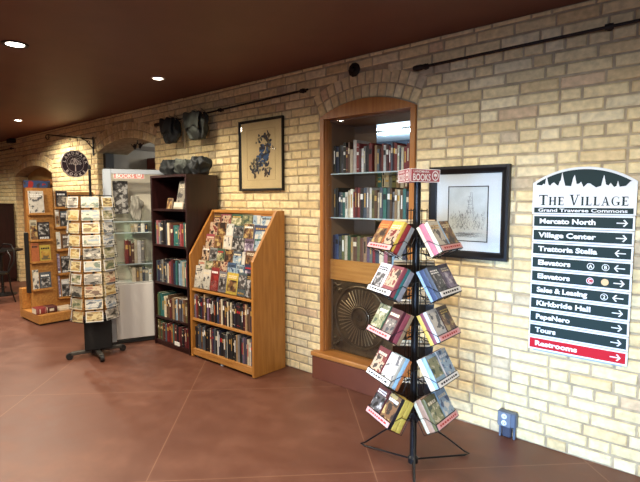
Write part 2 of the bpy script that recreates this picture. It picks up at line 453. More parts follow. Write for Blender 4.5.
# ------------------------------------------------------------------ writing
_bfont = bpy.data.fonts.load('<builtin>') if '<builtin>' in [f.filepath for f in bpy.data.fonts] else None
def text_mb(s, size, mb=None, M=None, bold=.0, spacing=1.0, align='LEFT', xscale=1.0, mi=0, thick=.001):
    """lettering as mesh in the x/y plane facing +z, merged into an MB"""
    cu = bpy.data.curves.new('lettering', 'FONT'); cu.body = s; cu.size = size; cu.offset = bold; cu.space_character = spacing
    cu.align_x = align; cu.resolution_u = 3; cu.fill_mode = 'FRONT'
    o = bpy.data.objects.new('lettering', cu); sc.collection.objects.link(o)
    me = bpy.data.meshes.new_from_object(o.evaluated_get(bpy.context.evaluated_depsgraph_get()))
    bpy.data.objects.remove(o); bpy.data.curves.remove(cu)
    mb = mb or MB()
    vs = [Vector((v.co.x*xscale, v.co.y, thick)) for v in me.vertices]
    mb.add(vs, [tuple(p.vertices) for p in me.polygons], mi, M)
    bpy.data.meshes.remove(me)
    return mb
def text_width(s, size, **k):
    m = text_mb(s, size, **k); xs_ = [v[0] for v in m.v]; return max(xs_)
WALLT = Matrix(((1, 0, 0, 0), (0, 0, -1, 0), (0, 1, 0, 0), (0, 0, 0, 1)))     # x/y lettering -> x/z on a surface facing -y

# ------------------------------------------------------------------ recessed ceiling lamps
OUTLAMP = ['in the aisle before the round hanging sign', 'out in the room before the directory sign', 'out in the room before the display window', 'added out of view to brighten the bricks by the framed flower print',
           'in the aisle before the arched doorway', 'above the far cafe table', 'behind the viewer, facing the directory sign', 'behind the viewer, facing the sloping magazine display', 'behind the viewer, facing the arched doorway']
for i, (x, y, pw, cone) in enumerate(LAMPS):
    inview = i < 3
    near = ['larger glowing recessed lamp in the ceiling, standing out from the wall', 'small glowing recessed lamp in the ceiling above the dark bookcase',
            'distant small recessed lamp in the ceiling above the arched brick niche'][i] if inview else None
    if inview or True:
        t = thing('recessed_lamp', near or 'recessed ceiling lamp ' + OUTLAMP[i-3], 'ceiling lamp', (x, y, CEIL), group='recessed ceiling lamps')
        rr = .085 if i != 1 and i != 2 else .06
        MB().lathe([(rr*.72, -.001), (rr*.78, -.008), (rr, -.008), (rr*1.04, -.002), (rr*1.04, -.0005)], 28).build('trim_ring', M_white if i else M_blkpl, t, smooth=True)
        MB().lathe([(rr*.7, -.004), (rr*.5, -.009), (.001, -.011)], 24).build('lens', M_bulb, t, smooth=True)
    light('lamp_light', 'SPOT', (0, 0, -.03), pw*2.1, WARM, .06, spot=cone, blend=.45 if cone > 155 else .85, parent=t)

# ------------------------------------------------------------------ iron rods along the wall
def rod(name, x0, z0, x1, z1, label, tip=True):
    t = thing(name, label, 'iron rod', (x0, -.045, z0), group='iron rods along the brick wall')
    L_ = x1-x0; dz = z1-z0
    MB().tube([(0, 0, 0), (L_, 0, dz)], .009, 10).build('bar', M_iron, t, smooth=True)
    for k in range(max(2, int(L_/1.0)+1)):
        u = .06+(L_-.12)*k/max(1, int(L_/1.0))
        m = MB().tube([(0, 0, 0), (0, .05, 0)], .009, 8); m.lathe([(.02, 0), (.02, .014)], 12, M=Matrix.Rotation(radians(-90), 4, 'X'))
        m.lathe([(.017, -.02), (.017, .02)], 12, M=Matrix.Rotation(radians(90), 4, 'Y'))
        m.build('bracket', M_iron, t, loc=(u, 0, dz*u/L_))
    if tip: MB().lathe([(.016, -.03), (.02, -.01), (.02, .03), (.012, .05)], 12, M=Matrix.Rotation(radians(90), 4, 'Y')).build('end_cap', M_iron, t)
    return t
rod('iron_rod', -1.74, 2.47, .6, 2.50, 'black iron rod on the bricks above the directory sign')
rod('iron_rod', -5.16, 2.42, -2.78, 2.475, 'black iron rod above the framed flower print and hanging bags')
rod('iron_rod', -13.5, 2.50, -10.1, 2.49, 'far iron rod on the bricks beyond the arched niche')
t = thing('anchor_plate', 'round black iron anchor plate on bricks above the display window', 'anchor plate', (-2.32, -.004, 2.565))
MB().lathe([(.055, 0), (.055, .008), (.035, .016), (.02, .018)], 10, M=Matrix.Rotation(radians(90), 4, 'X')).build('plate', M_iron, t)
MB().lathe([(.02, .016), (.02, .04), (.012, .045)], 6, M=Matrix.Rotation(radians(90), 4, 'X')).build('nut', M_iron, t)
t = thing('anchor_plate', 'square dark iron box high on the bricks above the far niche', 'anchor box', (-10.1, -.002, 2.62))
MB().cbox((-.1, -.1, -.035), (.1, 0, .035), .006).build('box', M_iron, t)

# ------------------------------------------------------------------ niche at the far end
n0 = MB(); o = OPEN[0]
pts = arc(o)
n0.prism([(o['cx']-o['h'], 1.9), (o['cx']+o['h'], 1.9)]+[p for p in reversed(pts)], .22, .25)
struct(n0, 'trim_3', mat('niche_lunette', (196, 160, 100), .7, col2=(186, 148, 90)))
jf = MB()
jf.cbox((o['cx']-o['h']+.004, .12, 0), (o['cx']-o['h']+.13, .26, 1.9)); jf.cbox((o['cx']+o['h']-.13, .12, 0), (o['cx']+o['h']-.004, .26, 1.9))
jf.cbox((o['cx']-o['h']+.13, .12, 1.8), (o['cx']+o['h']-.13, .26, 1.9))
struct(jf, 'trim_4', M_casing)
struct(MB().box((o['cx']-o['h']+.13, .2, 0), (o['cx']+o['h']-.13, .24, 1.8)), 'door_1', wood('niche_door', (150, 88, 40), (128, 70, 30)))

# ------------------------------------------------------------------ display window in the bricks
o = OPEN[2]; cx, hw = o['cx'], o['h']
x0, x1 = cx-hw, cx+hw
fr = MB()
fr.cbox((x0+.002, -.012, .2), (x0+.044, .07, 2.215)); fr.cbox((x1-.047, -.012, .2), (x1-.002, .07, 2.215))
fr.cbox((x0+.044, .012, .24), (x0+.051, .09, 2.215)); fr.cbox((x1-.056, .012, .24), (x1-.047, .09, 2.215))
inner = [(x, z-.006) for x, z in arc(o, 18)]
inner[0] = (x0+.003, inner[0][1]); inner[-1] = (x1-.003, inner[-1][1])
fr.prism([(x0+.003, 2.215), (x1-.003, 2.215)]+list(reversed(inner)), -.014, .07)
struct(fr, 'window_3', M_casing)
sl = MB(); sl.cbox((-2.73, -.075, .2), (-1.70, .10, .238), .006)
struct(sl, 'windowsill_1', M_casingx)
struct(MB().cbox((-2.722, -.062, 0), (-1.71, -.005, .199), .004), 'trim_5', mat('brown_painted_panel', (104, 56, 36), .55, col2=(98, 52, 34)))
# display case body
case = thing('display_case', 'built-in oak display case behind the tall glass window', 'display case', (cx, .07, .2))
M_backp = mat('brown_grey_back_panel', (146, 118, 94), .55, col2=(136, 108, 86), nscale=5)
cl, cr_ = x0+.05-cx, x1-.056-cx          # inner side faces
D0, D1 = 0.0, .36
MB().box((cl-.02, D0, .04), (cl, D1, 2.0)).build('side_panel', M_backp, case)
MB().box((cr_, D0, .04), (cr_+.02, D1, 2.0)).build('side_panel', M_backp, case)
MB().box((cl, D0, 2.0), (cr_, D1, 2.02)).build('top_panel', M_backp, case)
split = -2.40-cx
MB().box((cl, D1-.015, .84), (split, D1, 2.0)).build('back_panel', M_backp, case)
MB().box((cl, D1-.0155, .04), (cr_, D1-.0005, .84)).build('back_panel', M_backp, case)
MB().box((cl, .004, .665), (cr_, D1-.016, .84)).build('shelf_box', M_oakx, case)
stx = at(352.5, 160, Y=.41).x-cx
MB().box((stx-.012, D1-.026, .84), (stx+.012, D1-.0155, 1.95)).build('shelf_standard', M_blk, case)
M_edge = mat('pale_glass_edge', (188, 206, 210), .12, spec=1)
M_gshelf = glass('shelf_glass', (226, 242, 240))
for z in (1.40, 1.77):
    s_ = MB().box((cl+.002, .012, z-.2-.008), (cr_-.002, D1-.03, z-.2)).build('glass_shelf', M_gshelf, case)
    MB().box((cl+.002, .006, z-.2-.009), (cr_-.002, .0119, z-.2+.001)).build('polished_edge', M_edge, s_)
    MB().box((stx-.008, .1, z-.222), (stx+.008, D1-.027, z-.2095)).build('shelf_bracket', M_blk, case)
pane = MB().box((x0+.0515, .05, .2385), (x1-.0565, .056, 2.214)).build('window_pane', M_glass)
tag(pane, 'clear glass pane closing the front of the oak display window', 'glass pane')
# sunburst relief leaning inside the lower part of the case
M_pewter = mat('dark_pewter', (96, 80, 56), .42, metal=.6, col2=(58, 46, 32), nscale=9, bump=.35, bscale=30)
rl = thing('relief_panel', 'square dark pewter relief panel with a sunburst wheel, inside the display window', 'relief panel', (cx-.004, .098, .2405))
W2 = .388; H2 = .62
MB().cbox((-W2, -.012, 0), (W2, .02, H2), .008).build('plate', M_pewter, rl)
rc = (at(359.5, 318.5, Y=.07).x-(cx-.004), at(359.5, 318.5, Y=.07).z-.24)
def ringm(r, wd, n=40): return [(rc[0]+r*cos(2*pi*k/n), -.016, rc[1]+r*sin(2*pi*k/n)) for k in range(n)]
MB().tube(ringm(.262, 0), .012, 8, closed=True).build('outer_ring', M_pewter, rl, smooth=True)
h_ = MB(); h_.tube(ringm(.088, 0, 28), .009, 8, closed=True)
h_.lathe([(.07, .012), (.07, .02), (.045, .026), (.03, .024), (.022, .034), (.002, .036)], 24, M=Matrix.Translation((rc[0], 0, rc[1])) @ Matrix.Rotation(radians(90), 4, 'X'))
h_.build('hub', M_pewter, rl, smooth=True)
ry = MB(); M_pewl = mat('worn_pewter_ridge', (140, 122, 92), .35, metal=.7)
for k in range(40):
    a = 2*pi*(k+.5)/40
    r1 = .235 if (k % 10) not in (4, 5) else .2
    ry.tube([(rc[0]+r*cos(a), -.014, rc[1]+r*sin(a)) for r in (.1, .17, r1)], [.0022, .004, .005], 6)
ry.build('sunburst_ridge', M_pewl, rl, smooth=True)
lf = MB(); rq = random.Random(4)
for (sx, sz) in ((-1, 1), (1, 1), (-1, -1), (1, -1)):
    for k in range(9):
        px_ = rc[0]+sx*rq.uniform(.2, .31); pz_ = rc[1]+sz*rq.uniform(.2, .28)
        px_ = max(-W2+.03, min(W2-.03, px_)); pz_ = max(.03, min(H2-.03, pz_)); a = rq.uniform(0, pi)
        lf.tube([(px_-.03*cos(a), -.012, pz_-.03*sin(a)), (px_, -.02, pz_+.008), (px_+.03*cos(a), -.012, pz_+.03*sin(a))], [.003, .011, .003], 6)
lf.build('corner_leaf_relief', M_pewter, rl, smooth=True)

# ------------------------------------------------------------------ books
COLS = dict(black=(30, 30, 34), navy=(34, 44, 78), teal=(40, 112, 108), red=(140, 36, 38), maroon=(98, 32, 36), brown=(104, 66, 42), tan=(168, 134, 92),
            cream=(214, 202, 170), white=(224, 224, 218), grey=(126, 126, 124), green=(52, 92, 62), olive=(112, 108, 58), blue=(54, 76, 120), pink=(196, 108, 118),
            orange=(206, 104, 40), yellow=(222, 186, 58), slate=(72, 84, 96), sky=(140, 182, 206), mauve=(120, 96, 124), rose=(160, 66, 76))
LABM = {'cream': M_cream, 'white': M_whitep, 'gold': M_gold, 'ink': M_ink, 'red': M_redink}
def dull(c, r):
    g = r.uniform(.85, 1.1); a = sum(c)/3; return lin(tuple(min(240, (v*.8+a*.2)*g*.94+r.uniform(-4, 4)) for v in c))
PR = [printmat('p%d' % i, tuple(tuple(sum(q)/3*.25*.88+v*.75*.88 for v in q) for q in c), s) for i, (c, s) in enumerate([
    (((40, 44, 60), (120, 110, 100), (210, 196, 170)), 20), (((150, 40, 36), (214, 180, 140), (60, 40, 36)), 24),
    (((52, 80, 130), (150, 180, 200), (226, 220, 200)), 18), (((60, 84, 56), (150, 150, 96), (220, 206, 160)), 22),
    (((30, 30, 32), (90, 86, 84), (190, 186, 180)), 26), (((206, 170, 90), (140, 90, 50), (60, 44, 36)), 20),
    (((88, 74, 100), (150, 130, 160), (214, 204, 210)), 20), (((232, 226, 210), (222, 214, 196), (96, 96, 100)), 20), (((176, 36, 34), (196, 44, 38), (150, 34, 32)), 12), (((226, 178, 60), (214, 150, 40), (120, 100, 60)), 16), (((196, 186, 160), (150, 142, 122), (66, 62, 58)), 14)])]
CARDP = [printmat('c%d' % i, c, 13, (1, 1, 2.2)) for i, c in enumerate([
    ((120, 134, 120), (196, 192, 172), (150, 166, 176)), ((170, 124, 100), (206, 190, 160), (120, 100, 84)), ((96, 106, 84), (160, 156, 126), (200, 196, 180)),
    ((140, 154, 170), (200, 200, 192), (90, 98, 106)), ((180, 150, 96), (206, 192, 146), (130, 108, 74)), ((60, 60, 56), (150, 146, 136), (206, 200, 186))])]

def book(name, M, w, h, t, col, r, side='spine', label='gold', group=None, lab=None, cat='book', art=None, round_=.3, parts=True):
    """canonical book: thickness along +x (0..t), spine at y=0, fore edge at y=w, standing on z=0"""
    m = MB(); bt = min(.0025, t*.12); g = .003
    bul = t*round_*.4
    m.box((0, bt, 0), (bt, w, h)); m.box((t-bt, bt, 0), (t, w, h))
    n = 4; pr = [(0, bt)]+[(t*(.5-.5*cos(pi*k/n)), -bul*sin(pi*k/n)) for k in range(n+1)]+[(t, bt)]
    m.prism(pr, 0, h, 'z')
    b = m.build(name, M_cover, M=M, color=dull(COLS[col], r))
    tag(b, lab, cat, group)
    MB().box((bt, bt, g), (t-bt, w-g, h-g)).build('pages', M_page, b)
    if parts and side == 'spine' and label:
        k = r.choice((0, 1, 2)); s_ = MB()
        def band(z0, z1, f=.84):
            q = [(t*.5-t*.5*f*cos(pi*i/4), -bul*sqrt(max(0, 1-(f*cos(pi*i/4))**2))-.0007) for i in range(5)]
            vs = [(p[0], p[1], z0) for p in q]+[(p[0], p[1], z1) for p in q]
            s_.add(vs, [(i, i+1, i+6, i+5) for i in range(4)])
        if k == 0: band(h*.62, h*.80)
        elif k == 1: band(h*.35, h*.82, .42)
        else: band(h*.86, h*.875); band(h*.6, h*.70, .7); band(h*.12, h*.135)
        s_.build('spine_title', LABM[label], b)
    if side in ('front', 'back'):
        e = .0006 if side == 'front' else -.0006; x = t+e if side == 'front' else e
        pz0, pz1, ia = r.choice(((.12, .66, .1), (.3, .9, .06), (.012, .988, .015), (.012, .72, .015), (.012, .988, .015)))
        if art is not None:
            MB().add([(x, w*ia, h*pz0), (x, w*(1-ia), h*pz0), (x, w*(1-ia), h*pz1), (x, w*ia, h*pz1)], [(0, 1, 2, 3)]).build('cover_picture', art, b)
        if label:
            tb = MB(); zz = (.75, .9) if pz1 < .75 or r.random() < .5 and pz1 > .95 else (.08, .2); xt = x+e*.7
            nl = r.choice((1, 2))
            for q in range(nl):
                za = h*(zz[0]+(zz[1]-zz[0])*q/nl); zb = za+h*(zz[1]-zz[0])/nl*.62; y_ = w*.12
                while y_ < w*.82:        # short blocks read as words of a title
                    ww = w*r.uniform(.08, .2)
                    tb.add([(xt, y_, za), (xt, min(y_+ww, w*.9), za), (xt, min(y_+ww, w*.9), zb), (xt, y_, zb)], [(0, 1, 2, 3)]); y_ += ww+w*.035
            tb.build('cover_title', LABM[label], b)
    return b
ORD = 'first second third fourth fifth sixth seventh eighth ninth tenth eleventh twelfth thirteenth fourteenth fifteenth sixteenth seventeenth eighteenth nineteenth twentieth'.split()
ORD += ['twenty-'+k for k in ORD[:9]]+['thirtieth']+['thirty-'+k for k in ORD[:9]]
def spine_row(x0, x1, yf, z, cols, hts, ths, depth, where, group, seed, name='book', gap=.0012, end='doorway end', lean_last=False, back=False, labels=('gold', 'cream', 'white', 'ink', None)):
    """books in a row, spines towards the viewer (-y); a label says its colour and neighbours, or its place in the row if those repeat"""
    r = random.Random(seed); x = x0; rec = []
    i = 0
    while True:
        c = cols[i % len(cols)] if i < len(cols) else r.choice(cols)
        t = r.uniform(*ths); h = r.uniform(*hts)
        if x+t > x1: break
        rec.append((x, t, h, c)); x += t+gap; i += 1
    seen = {}
    labs = []
    for k, (x, t, h, c) in enumerate(rec):
        if 0 < k < len(rec)-1:
            l = '%s %s between a %s and a %s one %s' % (c, name.replace('_', ' '), rec[k-1][3], rec[k+1][3], where)
        else:
            l = '%s %s %s %s' % (c, name.replace('_', ' '), 'first at the '+end if k == 0 else 'last in the row', where)
        labs.append(l); seen[l] = seen.get(l, 0)+1
    for k, (x, t, h, c) in enumerate(rec):
        l = labs[k]
        if seen[l] > 1: l = '%s %s, %s counted from the %s, %s' % (c, name.replace('_', ' '), ORD[k], end, where)
        yo = r.uniform(0, .012)
        M = Matrix.Translation((x, yf+yo, z))
        book(name, M, min(depth-.015, h*.72), h, t, c, r, 'spine', r.choice(labels), group, l)
    return x
# the display window's books
zs = at(335, 217, Y=.2).z
wy = .065
spine_row(-2.612, -2.20, wy+.03, 1.7705, ['black', 'navy', 'black', 'slate', 'black', 'maroon', 'brown', 'cream', 'white', 'red', 'maroon', 'white', 'grey'], (.19, .27), (.018, .032), .21,
          "on the window's upper glass shelf", 'hardbacks on the upper glass shelf', 11, end='brown panel end')
spine_row(-2.19, -1.84, wy+.03, 1.7705, ['tan', 'slate', 'maroon', 'red', 'white', 'maroon', 'red', 'slate', 'maroon', 'red', 'cream'], (.17, .23), (.016, .026), .18,
          "on the window's upper glass shelf", 'paperbacks on the upper glass shelf', 12, end='middle', name='paperback')
spine_row(-2.612, -1.84, wy+.03, 1.4005, ['slate', 'black', 'navy', 'slate', 'teal', 'white', 'cream', 'white', 'red', 'maroon', 'red', 'black', 'slate', 'grey', 'white', 'olive', 'brown', 'cream', 'slate', 'teal', 'slate', 'brown', 'grey', 'tan', 'cream', 'brown'], (.20, .26), (.018, .033), .2,
          "on the window's lower glass shelf", 'books on the lower glass shelf', 13, end='brown panel end')
spine_row(-2.612, -1.84, .09, 1.0405, ['navy', 'blue', 'slate', 'olive', 'cream', 'green', 'tan', 'brown', 'olive', 'brown', 'tan', 'mauve', 'grey', 'red', 'slate', 'cream', 'pink', 'brown', 'sky', 'white'], (.19, .215), (.024, .04), .19,
          "on the window's oak ledge", 'books on the oak ledge of the window', 14, end='brown panel end')
# shelves of the shop beyond the case, and its two lamps
sh = thing('shop_bookcase', 'tall pale bookcase in the shop seen through the display window', 'bookcase', (-2.9, 1.0, 0))
M_pale = mat('pale_laminate', (176, 176, 170), .5)
for xx in (-1.0, 1.28): MB().box((xx, 0, 0), (xx+.02, .28, 1.84)).build('side_panel', M_pale, sh)
for zz in (.6, 1.02, 1.33, 1.6, 1.82): MB().box((-.98, 0, zz), (1.28, .279, zz+.018)).build('shelf', M_pale, sh)
MB().box((-.98, .27, .02), (1.28, .279, 1.59)).build('back_panel', M_pale, sh)
for q, zz in enumerate((1.02, 1.33, 1.6)):
    spine_row(-3.85, -1.95, 1.02, zz+.0185, random.Random(50+q).sample(['cream', 'tan', 'slate', 'brown', 'cream', 'white', 'olive', 'teal', 'black', 'tan', 'grey', 'maroon']*3, 36), (.17, .2), (.028, .055), .2,
              "on the shop's pale bookcase, %s row" % ('lowest', 'middle', 'upper')[q], 'books in the shop bookcase, row %d' % (q+1), 60+q, end='doorway end')
M_led = emit('cool_lamp_lens', (.75, .87, 1.0), 30)
for (x, y, l) in ((-4.25, 3.35, 'cool white shop ceiling lamp nearer the brown panel, behind the display window'), (-3.72, 3.25, 'cool white shop ceiling lamp nearer the oak side, behind the display window')):
    t = thing('shop_lamp', l, 'ceiling lamp', (x, y, 2.62), group='shop ceiling lamps')
    MB().lathe([(.11, 0), (.12, -.03), (.1, -.045)], 24).build('lamp_housing', M_white, t, smooth=True)
    MB().lathe([(.085, -.0455), (.06, -.055), (.002, -.058)], 24).build('lens', M_led, t, smooth=True)
    light('shop_light', 'POINT', (0, 0, -.3), 42, (.62, .82, 1), .08, parent=t)

t = thing('shop_lamp', 'unseen shop lamp added behind the bricks to light the pale bookcase', 'ceiling lamp', (-2.7, .72, 2.62), group='shop ceiling lamps')  # unseen lamp, added to light the bookcase front and the display case
MB().lathe([(.11, 0), (.12, -.03), (.1, -.045)], 24).build('lamp_housing', M_white, t, smooth=True)
MB().lathe([(.085, -.0455), (.06, -.055), (.002, -.058)], 24).build('lens', M_bulb, t, smooth=True)
light('shop_light', 'POINT', (0, 0, -.2), 22, (1, .9, .75), .08, parent=t)
t = thing('shop_lamp', 'unseen warm lamp added to light the passage behind the arched doorway', 'ceiling lamp', (-5.9, 1.6, 2.62), group='shop ceiling lamps')  # unseen lamp, added to lift the grey passage wall
MB().lathe([(.11, 0), (.12, -.03), (.1, -.045)], 24).build('lamp_housing', M_white, t, smooth=True)
MB().lathe([(.085, -.0455), (.06, -.055), (.002, -.058)], 24).build('lens', M_bulb, t, smooth=True)
light('shop_light', 'POINT', (0, 0, -.2), 30, WARM, .08, parent=t)

# ------------------------------------------------------------------ framed pictures
def picture_frame(name, x0, x1, z0, z1, fw, label, dep=.03, fmat=M_blk):
    t = thing(name, label, 'framed picture', ((x0+x1)/2, -.006, (z0+z1)/2))
    W, H = (x1-x0)/2, (z1-z0)/2; f = MB()
    def bar(poly_at):  f.add(*poly_at)
    # mitred moulding: profile from outside (thin) to inside
    prof = [(0, 0), (0, -dep), (fw*.35, -dep), (fw*.8, -dep*.55), (fw, -dep*.5), (fw, 0)]
    vs = []
    for (i, d) in prof:
        vs += [(-W+i, d, -H+i), (W-i, d, -H+i), (W-i, d, H-i), (-W+i, d, H-i)]
    fs = []
    for k in range(len(prof)-1):
        for c in range(4):
            n = (c+1) % 4; fs.append((k*4+c, k*4+n, (k+1)*4+n, (k+1)*4+c))
    f.add(vs, fs); f.build('frame', fmat, t)
    return t, W, H
t, W, H = picture_frame('framed_picture', -3.70, -3.10, 1.635, 2.30, .022, 'narrow black-framed print of dark blue flowers on beige paper')
M_beige = mat('beige_art_paper', (206, 180, 134), .75, col2=(198, 172, 126), nscale=6)
MB().box((-W+.02, -.012, -H+.02), (W-.02, -.001, H-.02)).build('paper', M_beige, t)
b = MB()
lw = .0025
px0, pz0 = -W+.105, -H+.10; px1, pz1 = W-.105, H-.09
for a_, b_ in (((px0, pz0), (px1, pz0+lw)), ((px0, pz1-lw), (px1, pz1)), ((px0, pz0), (px0+lw, pz1)), ((px1-lw, pz0), (px1, pz1))):
    b.box((a_[0], -.0135, a_[1]), (b_[0], -.0121, b_[1]))
b.build('plate_line', mat('plate_line', (168, 140, 98), .8), t)
def petal(mb, x, z, L_, Wd, a, y, mi=0, n=7):
    P = []
    for k in range(n): 
        s_ = k/(n-1); P.append((s_*L_, Wd*sin(pi*s_)**.8))
    for k in range(n-2, 0, -1):
        s_ = k/(n-1); P.append((s_*L_, -Wd*sin(pi*s_)**.8))
    mb.add([(x+p[0]*cos(a)-p[1]*sin(a), y, z+p[0]*sin(a)+p[1]*cos(a)) for p in P], [tuple(range(len(P)))], mi)
fl = MB(); rq = random.Random(3); yy = -.0126
def cluster(px, pz, n, s, mis, spread=.02, amin=0, amax=2*pi):
    global yy
    q = at(px, pz, Y=-.02); ox, oz = q.x-t.location.x, q.z-t.location.z
    for k in range(n):
        yy -= .00002
        petal(fl, ox+rq.gauss(0, spread), oz+rq.gauss(0, spread), s*rq.uniform(.5, 1.0), s*rq.uniform(.14, .28), rq.uniform(amin, amax), yy, rq.choice(mis))
cluster(264, 153, 34, .07, [0, 0, 1], .035); cluster(262, 160, 20, .06, [0, 1], .03); cluster(267, 137, 22, .055, [0, 2], .018)
cluster(260, 140, 10, .05, [0, 3], .02); cluster(268, 145, 10, .05, [2, 3], .02); cluster(255, 172, 22, .055, [0, 2], .02); cluster(258, 165, 16, .05, [0, 3], .022)
cluster(267, 168, 14, .05, [3, 0], .022); cluster(267, 175, 8, .04, [2], .014); cluster(273, 148, 5, .03, [3], .008); cluster(253, 165, 8, .05, [3, 2], .015)
fl.build('flower_print', [mat('ink_blue_black', (36, 42, 58), .8), mat('ink_blue', (52, 82, 122), .8), mat('ink_brown', (74, 58, 46), .8), mat('ink_grey_green', (110, 104, 84), .8)], t)
MB().box((-W+.02, -.0195, -H+.02), (W-.02, -.018, H-.02)).build('glass', M_glass, t)

t, W, H = picture_frame('framed_picture', -1.635, -1.08, 1.155, 1.775, .052, 'wide black-framed tower drawing in a white mat, behind the book rack', .035)
MB().box((-W+.045, -.012, -H+.045), (W-.045, -.001, H-.045)).build('mat_board', mat('white_mat_board', (206, 210, 214), .8), t)
g = MB(); a0, a1, c0, c1 = -.135, .135, -.19, .17
MB().box((a0, -.0128, c0), (a1, -.0121, c1)).build('drawing_paper', mat('drawing_paper', (196, 200, 200), .8, col2=(182, 186, 186), nscale=12), t)
for p, q in (((a0-.006, c0-.006), (a1+.006, c0)), ((a0-.006, c1), (a1+.006, c1+.006)), ((a0-.006, c0), (a0, c1)), ((a1, c0), (a1+.006, c1))):
    g.box((p[0], -.0145, p[1]), (q[0], -.0121, q[1]))
g.build('inner_line', M_blk, t)
sk = MB(); rq = random.Random(9)
def stroke(x_, z_, x2, z2, wd=.0012):
    d = Vector((x2-x_, z2-z_)); n = Vector((-d.y, d.x)).normalized()*wd
    sk.add([(x_-n.x, -.0131, z_-n.y), (x2-n.x, -.0131, z2-n.y), (x2+n.x, -.0131, z2+n.y), (x_+n.x, -.0131, z_+n.y)], [(0, 1, 2, 3)], rq.choice((0, 0, 1)))
for k in range(240):    # hatching: roofs, trees and a leaning spire
    u = rq.uniform(-.12, .12); top = .0+.14*max(0, 1-abs(u-.02)/.03)-.02*abs(sin(u*60))
    z_ = rq.uniform(-.12, max(-.1, top)); stroke(u, z_, u+rq.uniform(-.008, .008), z_+rq.uniform(.006, .022), rq.uniform(.0005, .0013))
for s_ in (-1, 1): stroke(.02+s_*.022, -.02, .024+s_*.004, .135, .0012)
for k in range(5): stroke(.0, .0+k*.026, .04-k*.004, .004+k*.026, .001)
for k in range(60): stroke(rq.uniform(-.12, .06), rq.uniform(-.17, -.13), rq.uniform(-.1, .12), rq.uniform(-.17, -.13), .0004)
sk.build('pencil_drawing', [mat('pencil', (120, 122, 126), .9), mat('pencil_dark', (84, 86, 90), .9)], t)
MB().box((-W+.05, -.0165, -H+.05), (W-.05, -.0155, H-.05)).build('glass', M_glass, t)

# ------------------------------------------------------------------ directory sign
SX0, SX1 = -.938, -.401
M_sw = mat('sign_white', (216, 220, 218), .6, spec=.2); M_sg = mat('sign_dark_green', (26, 44, 42), .6, spec=.2); M_sr = mat('sign_red', (176, 16, 32), .6, spec=.2)
M_sgr = mat('sign_grey_backing', (150, 162, 176), .5)
sign = thing('directory_sign', 'white and dark green directory sign with arched top and red bottom row', 'sign', ((SX0+SX1)/2, -.002, .6))
HX = (SX1-SX0)/2; ox = (SX0+SX1)/2; oz = .6
def sp(px, py): q = at(px, py, Y=-.03); return (q.x-ox, q.z-oz)
MB().box((-HX+.03, -.014, .015), (HX-.03, 0, 1.02)).build('backing', M_sgr, sign)
zt = 1.650-oz; za = 1.738-oz; zb = 1.464-oz
Rr = (HX**2+(za-zt)**2)/(2*(za-zt)); ta = math.asin(HX/Rr)
arcp = [(Rr*sin(a), za-Rr+Rr*cos(a)) for a in [ta-2*ta*i/24 for i in range(25)]]
hd = MB().prism([(-HX, zb), (HX, zb)]+arcp, -.030, -.0145).build('header_panel', M_sw, sign)
sil = [(40,145),(70,148),(80,138),(88,142),(98,90),(108,142),(118,150),(128,138),(140,130),(152,142),(165,150),(174,125),(180,118),(189,70),(198,118),(206,150),(240,152),(252,105),(262,86),(272,140),(286,138),(298,126),(312,158),(335,136),(350,136),(385,160),(415,150),(424,112),(433,86),(443,142),(458,148),(470,132),(490,158),(504,150),(513,120),(522,156),(560,150),(585,125),(606,118)]
sil = [sp(530+a/5.82, 160+b/5.82) for a, b in sil]
gx0, gx1 = sil[0][0], sil[-1][0]
R3 = Rr-.014; t3 = math.asin(min(.99, (gx1-gx0)/2/R3*1.0))
topz = lambda x: za-Rr+sqrt(max(0, R3*R3-x*x))
gm = MB()
# strips between silhouette and arch
P = []
for (a, b) in zip(sil, sil[1:]):
    n = 3
    for k in range(n):
        P.append((a[0]+(b[0]-a[0])*k/n, a[1]+(b[1]-a[1])*k/n))
P.append(sil[-1]); P.sort(key=lambda p: p[0])
for a, b in zip(P, P[1:]):
    ta_, tb_ = max(a[1], topz(a[0])), max(b[1], topz(b[0]))
    gm.add([(a[0], -.0308, a[1]), (b[0], -.0308, b[1]), (b[0], -.0308, tb_), (a[0], -.0308, ta_)], [(0, 1, 2, 3)])
gm.build('skyline', M_sg, hd)
